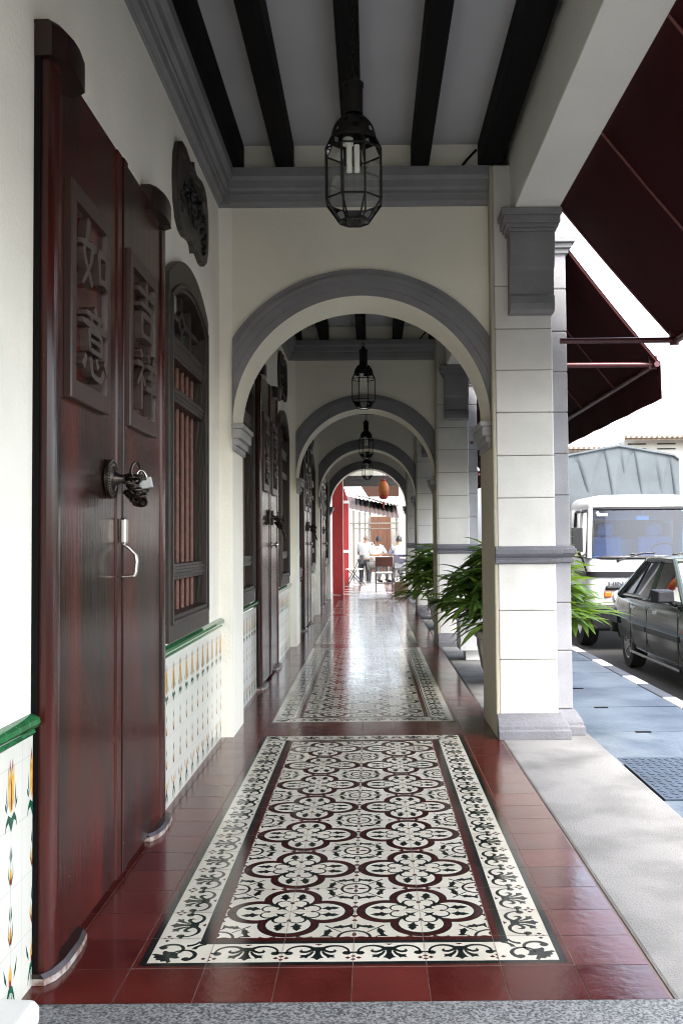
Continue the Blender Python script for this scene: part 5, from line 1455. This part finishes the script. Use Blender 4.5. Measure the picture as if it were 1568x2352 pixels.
mb.tube(lp, 0.024, 6, loop=True); mb.build('windscreen_seal', 'car_black', tr)
for sx in (-1, 1):
    q = MB(); q.poly([P(sx*0.858, 0.12, 1.30), P(sx*0.85, 1.05, 1.30), P(sx*0.80, 1.05, 1.96), P(sx*0.79, 0.26, 1.96)]); q.build('side_window', 'carglass', tr)
    q = MB(); q.tube([P(sx*0.862, 0.12, 1.30), P(sx*0.854, 1.05, 1.30), P(sx*0.804, 1.05, 1.96), P(sx*0.796, 0.26, 1.96)], 0.018, 6, loop=True); q.build('window_seal', 'car_black', tr)
    q = MB()
    q.tube([P(sx*0.86, 0.10, 1.36), P(sx*0.98, 0.02, 1.30), P(sx*1.02, -0.05, 1.40)], 0.014, 6); q.tube([P(sx*0.87, 0.10, 1.10), P(sx*0.94, 0.02, 1.28), P(sx*1.02, -0.05, 1.40)], 0.016, 6)
    q.box(TX+sx*1.03-0.075, TX+sx*1.03+0.075, TY-0.09, TY-0.03, ROAD_Z+1.38, ROAD_Z+1.72); q.build('wing_mirror', 'car_black', tr, bevel=0.02)
    q = MB(); q.lathe([(0.0, -0.03), (0.085, -0.03), (0.10, 0.0), (0.10, 0.05)], P(sx*0.44, -0.030, 0.755), 20, ax='y', cap=False); q.build('headlight', 'lamp_clear', tr, smooth=40)
    q = MB(); q.box(TX+sx*0.60-0.055, TX+sx*0.60+0.055, TY-0.035, TY+0.06, ROAD_Z+0.74, ROAD_Z+0.83); q.build('indicator', 'lamp_amber', tr, bevel=0.02)
    for s in (0.78, 3.6):
        c = P(sx*0.73, s, 0.36)
        q = MB(); q.lathe([(0.20, -0.11), (0.34, -0.11), (0.36, -0.08), (0.36, 0.08), (0.34, 0.11), (0.20, 0.11)], c, 28, ax='x', cap=False)
        wh = q.build('wheel', 'tyre', tr, smooth=40)
        q = MB(); q.lathe([(0.0, sx*0.06), (0.08, sx*0.07), (0.10, sx*0.03), (0.18, sx*0.02), (0.205, sx*0.09)], c, 24, ax='x', cap=False); q.build('rim', 'rim', wh, smooth=40)
q = MB(); q.rings([cab_ring(0.875, -0.008, 0.9, z) for z in (1.02, 1.10)], 0); q.build('grille_band', 'car_black', tr, smooth=40)
q = MB(); q.box(TX-0.64, TX+0.64, TY-0.062, TY-0.01, ROAD_Z+0.845, ROAD_Z+0.905); q.build('intake', 'car_black', tr, bevel=0.025, seg=3)
q = MB(); q.box(TX-0.86, TX+0.86, TY-0.10, TY+0.25, ROAD_Z+0.28, ROAD_Z+0.64); q.build('bumper', 'car_black', tr, bevel=0.05, seg=3)
vs, fs = text_mb('HINO', 0.095, 0.006, 0.003)
q = MB(); q.add([P(-0.44+v.x*1.35, -0.040-v.z, 0.925+v.y) for v in vs], fs); q.build('badge_letters', 'kerb_black', tr)
for x0, x1 in ((-0.45, -0.02), (0.15, 0.60)):
    q = MB(); q.tube([P(x0, -0.03, 1.255), P((x0+x1)/2+0.02, -0.03, 1.33), P(x1-0.10, -0.02, 1.36)], 0.009, 6); q.tube([P(x0+0.18, -0.03, 1.345), P(x1+0.10, -0.02, 1.365)], 0.008, 6); q.sphere(P(x0, -0.03, 1.255), 0.022, 8, 5); q.build('wiper', 'car_black', tr)
q = MB(); q.box(TX-0.10, TX+0.08, TY+0.28, TY+0.30, ROAD_Z+1.83, ROAD_Z+1.89); q.tube([P(-0.01, 0.28, 1.88), P(-0.01, 0.24, 1.97)], 0.008, 6); q.build('rear_view_mirror', 'white_paint', tr, bevel=0.01)
for x, w_ in ((-0.38, 0.24), (0.36, 0.26)):
    q = MB(); q.box(TX+x-w_, TX+x+w_, TY+0.95, TY+1.12, ROAD_Z+0.9, ROAD_Z+1.60); q.box(TX+x-0.13, TX+x+0.13, TY+0.97, TY+1.08, ROAD_Z+1.60, ROAD_Z+1.80); q.build('seat', 'seat_blue', tr, bevel=0.05, seg=3)
q = MB(); q.box(TX-0.82, TX+0.82, TY+0.10, TY+0.34, ROAD_Z+1.15, ROAD_Z+1.31); q.build('dashboard', 'dash', tr, bevel=0.03)
q = MB(); q.tube([P(0.36+0.20*cos(t), 0.45+0.10*sin(t), 1.37+0.12*sin(t)) for t in [2*pi*k/20 for k in range(20)]], 0.013, 6, loop=True); q.build('steering_wheel', 'car_black', tr)
q = MB(); q.box(TX-0.70, TX-0.55, TY+0.14, TY+0.145, ROAD_Z+1.885, ROAD_Z+1.925); q.lathe([(0.0, 0), (0.022, 0), (0.022, 0.003), (0, 0.003)], P(-0.69, 0.13, 1.93), 14, ax='y'); q.build('windscreen_sticker', 'white_paint', tr)
# canvas tilt: gabled front with sagging folds
q = MB(); hw, ze, zr = 0.94, 2.86, 3.03; cols = 160; rowsn = 16
grid = []
for i in range(rowsn+1):
    r = []
    for k in range(cols+1):
        t = -1+2*k/cols
        ztop = zr-(zr-ze)*abs(t)**1.1-(0.045*max(0, (abs(t)-0.95)/0.05)**2)
        z = ztop+(0.95-ztop)*i/rowsn
        u = i/rowsn
        fold = 0.0
        for c, wd, dp in ((-0.74, 0.10, 0.09), (-0.26, 0.085, 0.12), (0.03, 0.05, 0.035), (0.24, 0.075, 0.13), (0.60, 0.10, 0.03), (0.84, 0.05, 0.07)):
            cc = c+(0.30*u if c < -0.5 else 0.08*u); uu = min(1, u/0.42); we = wd*(0.25+1.0*uu)
            e = t-cc
            fold += 2.4*dp*math.exp(-((e/(2.0*we if e < 0 else 0.70*we))**2))*min(1, max(0, uu-0.10)*1.5)
        r.append(P(hw*t, 1.56+fold-0.03*sin(pi*u), z))
    grid.append(r)
base = len(q.v)
for r in grid: q.v += r
n = cols+1
for i in range(rowsn):
    for k in range(cols):
        q.f.append([base+i*n+k, base+i*n+k+1, base+(i+1)*n+k+1, base+(i+1)*n+k]); q.m.append(0)
prof = [P(-hw, 0, 0.95)]+[P(hw*t, 0, zr-(zr-ze)*abs(t)**1.1-(0.045*max(0, (abs(t)-0.95)/0.05)**2)) for t in [-1+2*k/24 for k in range(25)]]+[P(hw, 0, 0.95)]
rg = []
for s in [1.57+0.33*k for k in range(11)]:
    d = 0.012*sin(s*9)
    rg.append([(p[0]+d*(1 if p[0] > TX else -1), TY+s, p[2]+d) for p in prof])
q.rings(rg, 0, closed=True)
q.build('canvas_tilt', 'tarp', tr, smooth=50)
q = MB(); q.tube([(p[0], TY+1.545, p[2]-0.012) for p in prof[1:-1]], 0.016, 6); q.build('hem', 'tarp', tr, smooth=60)
q = MB(); q.box(TX-0.93, TX+0.93, TY+1.6, TY+4.9, ROAD_Z+0.72, ROAD_Z+0.95); q.box(TX-0.40, TX+0.40, TY+0.4, TY+4.8, ROAD_Z+0.50, ROAD_Z+0.72); q.build('load_bed', 'car_black', tr)
settle(tr)

# ------------------------------------------------------------------ house across the street behind the truck
M['roof_tile'] = mat('old_roof_tile', (0.55, 0.46, 0.41), 0.85, 0.2, 9, bump=0.3)
M['far_white'] = mat('far_white_wall', (0.60, 0.585, 0.53), 0.85, 0.04, 1)
root = thing('street_house', 'pale house with a tiled eave and dark slit vents, behind the truck', 'house', (12, 42, ROAD_Z))
M['eave_edge'] = mat('weathered_eave_edge', (0.13, 0.09, 0.06), 0.85, 0.4, 12)
q = MB(); q.box(11.2, 22, 42, 54, ROAD_Z, 5.52); q.box(5.0, 11.19, 42.3, 54, ROAD_Z, 5.2); q.build('wall', 'far_white', root)
def tiled(x0, x1, y0, z0, y1, z1, st):
    q = MB(); rg = []; n = int((x1-x0)/0.11)
    for k in range(n+1):
        x = x0+(x1-x0)*k/n; b = 0.06*abs(sin(k*1.1))
        rg.append([(x, y0, z0+b), (x, y1, z1+b), (x, y1, z1-0.06), (x, y0, z0-0.05)])
    q.rings(rg, 0); q.build('roof', 'roof_tile', root)
    q = MB()
    for k in range(0, n, 2): q.box(x0+(x1-x0)*k/n, x0+(x1-x0)*(k+1)/n, y0-0.012, y0+0.05, z0-0.07, z0+0.03)
    q.box(x0, x1, y0+0.06, y0+0.12, z0-0.16, z0-0.055); q.build('eave', 'eave_edge', root)
tiled(11.0, 22.4, 41.1, 5.60, 48, 8.6, 0)
tiled(4.8, 10.95, 41.6, 5.18, 47, 7.2, 1)
for x0, x1 in ((11.35, 12.15), (12.65, 13.45), (14.0, 14.8)):
    for z in (5.10, 5.32):
        q = MB(); q.box(x0, x1, 41.96, 41.99, z, z+0.055); q.build('vent_slit', 'car_black', root)
settle(root)
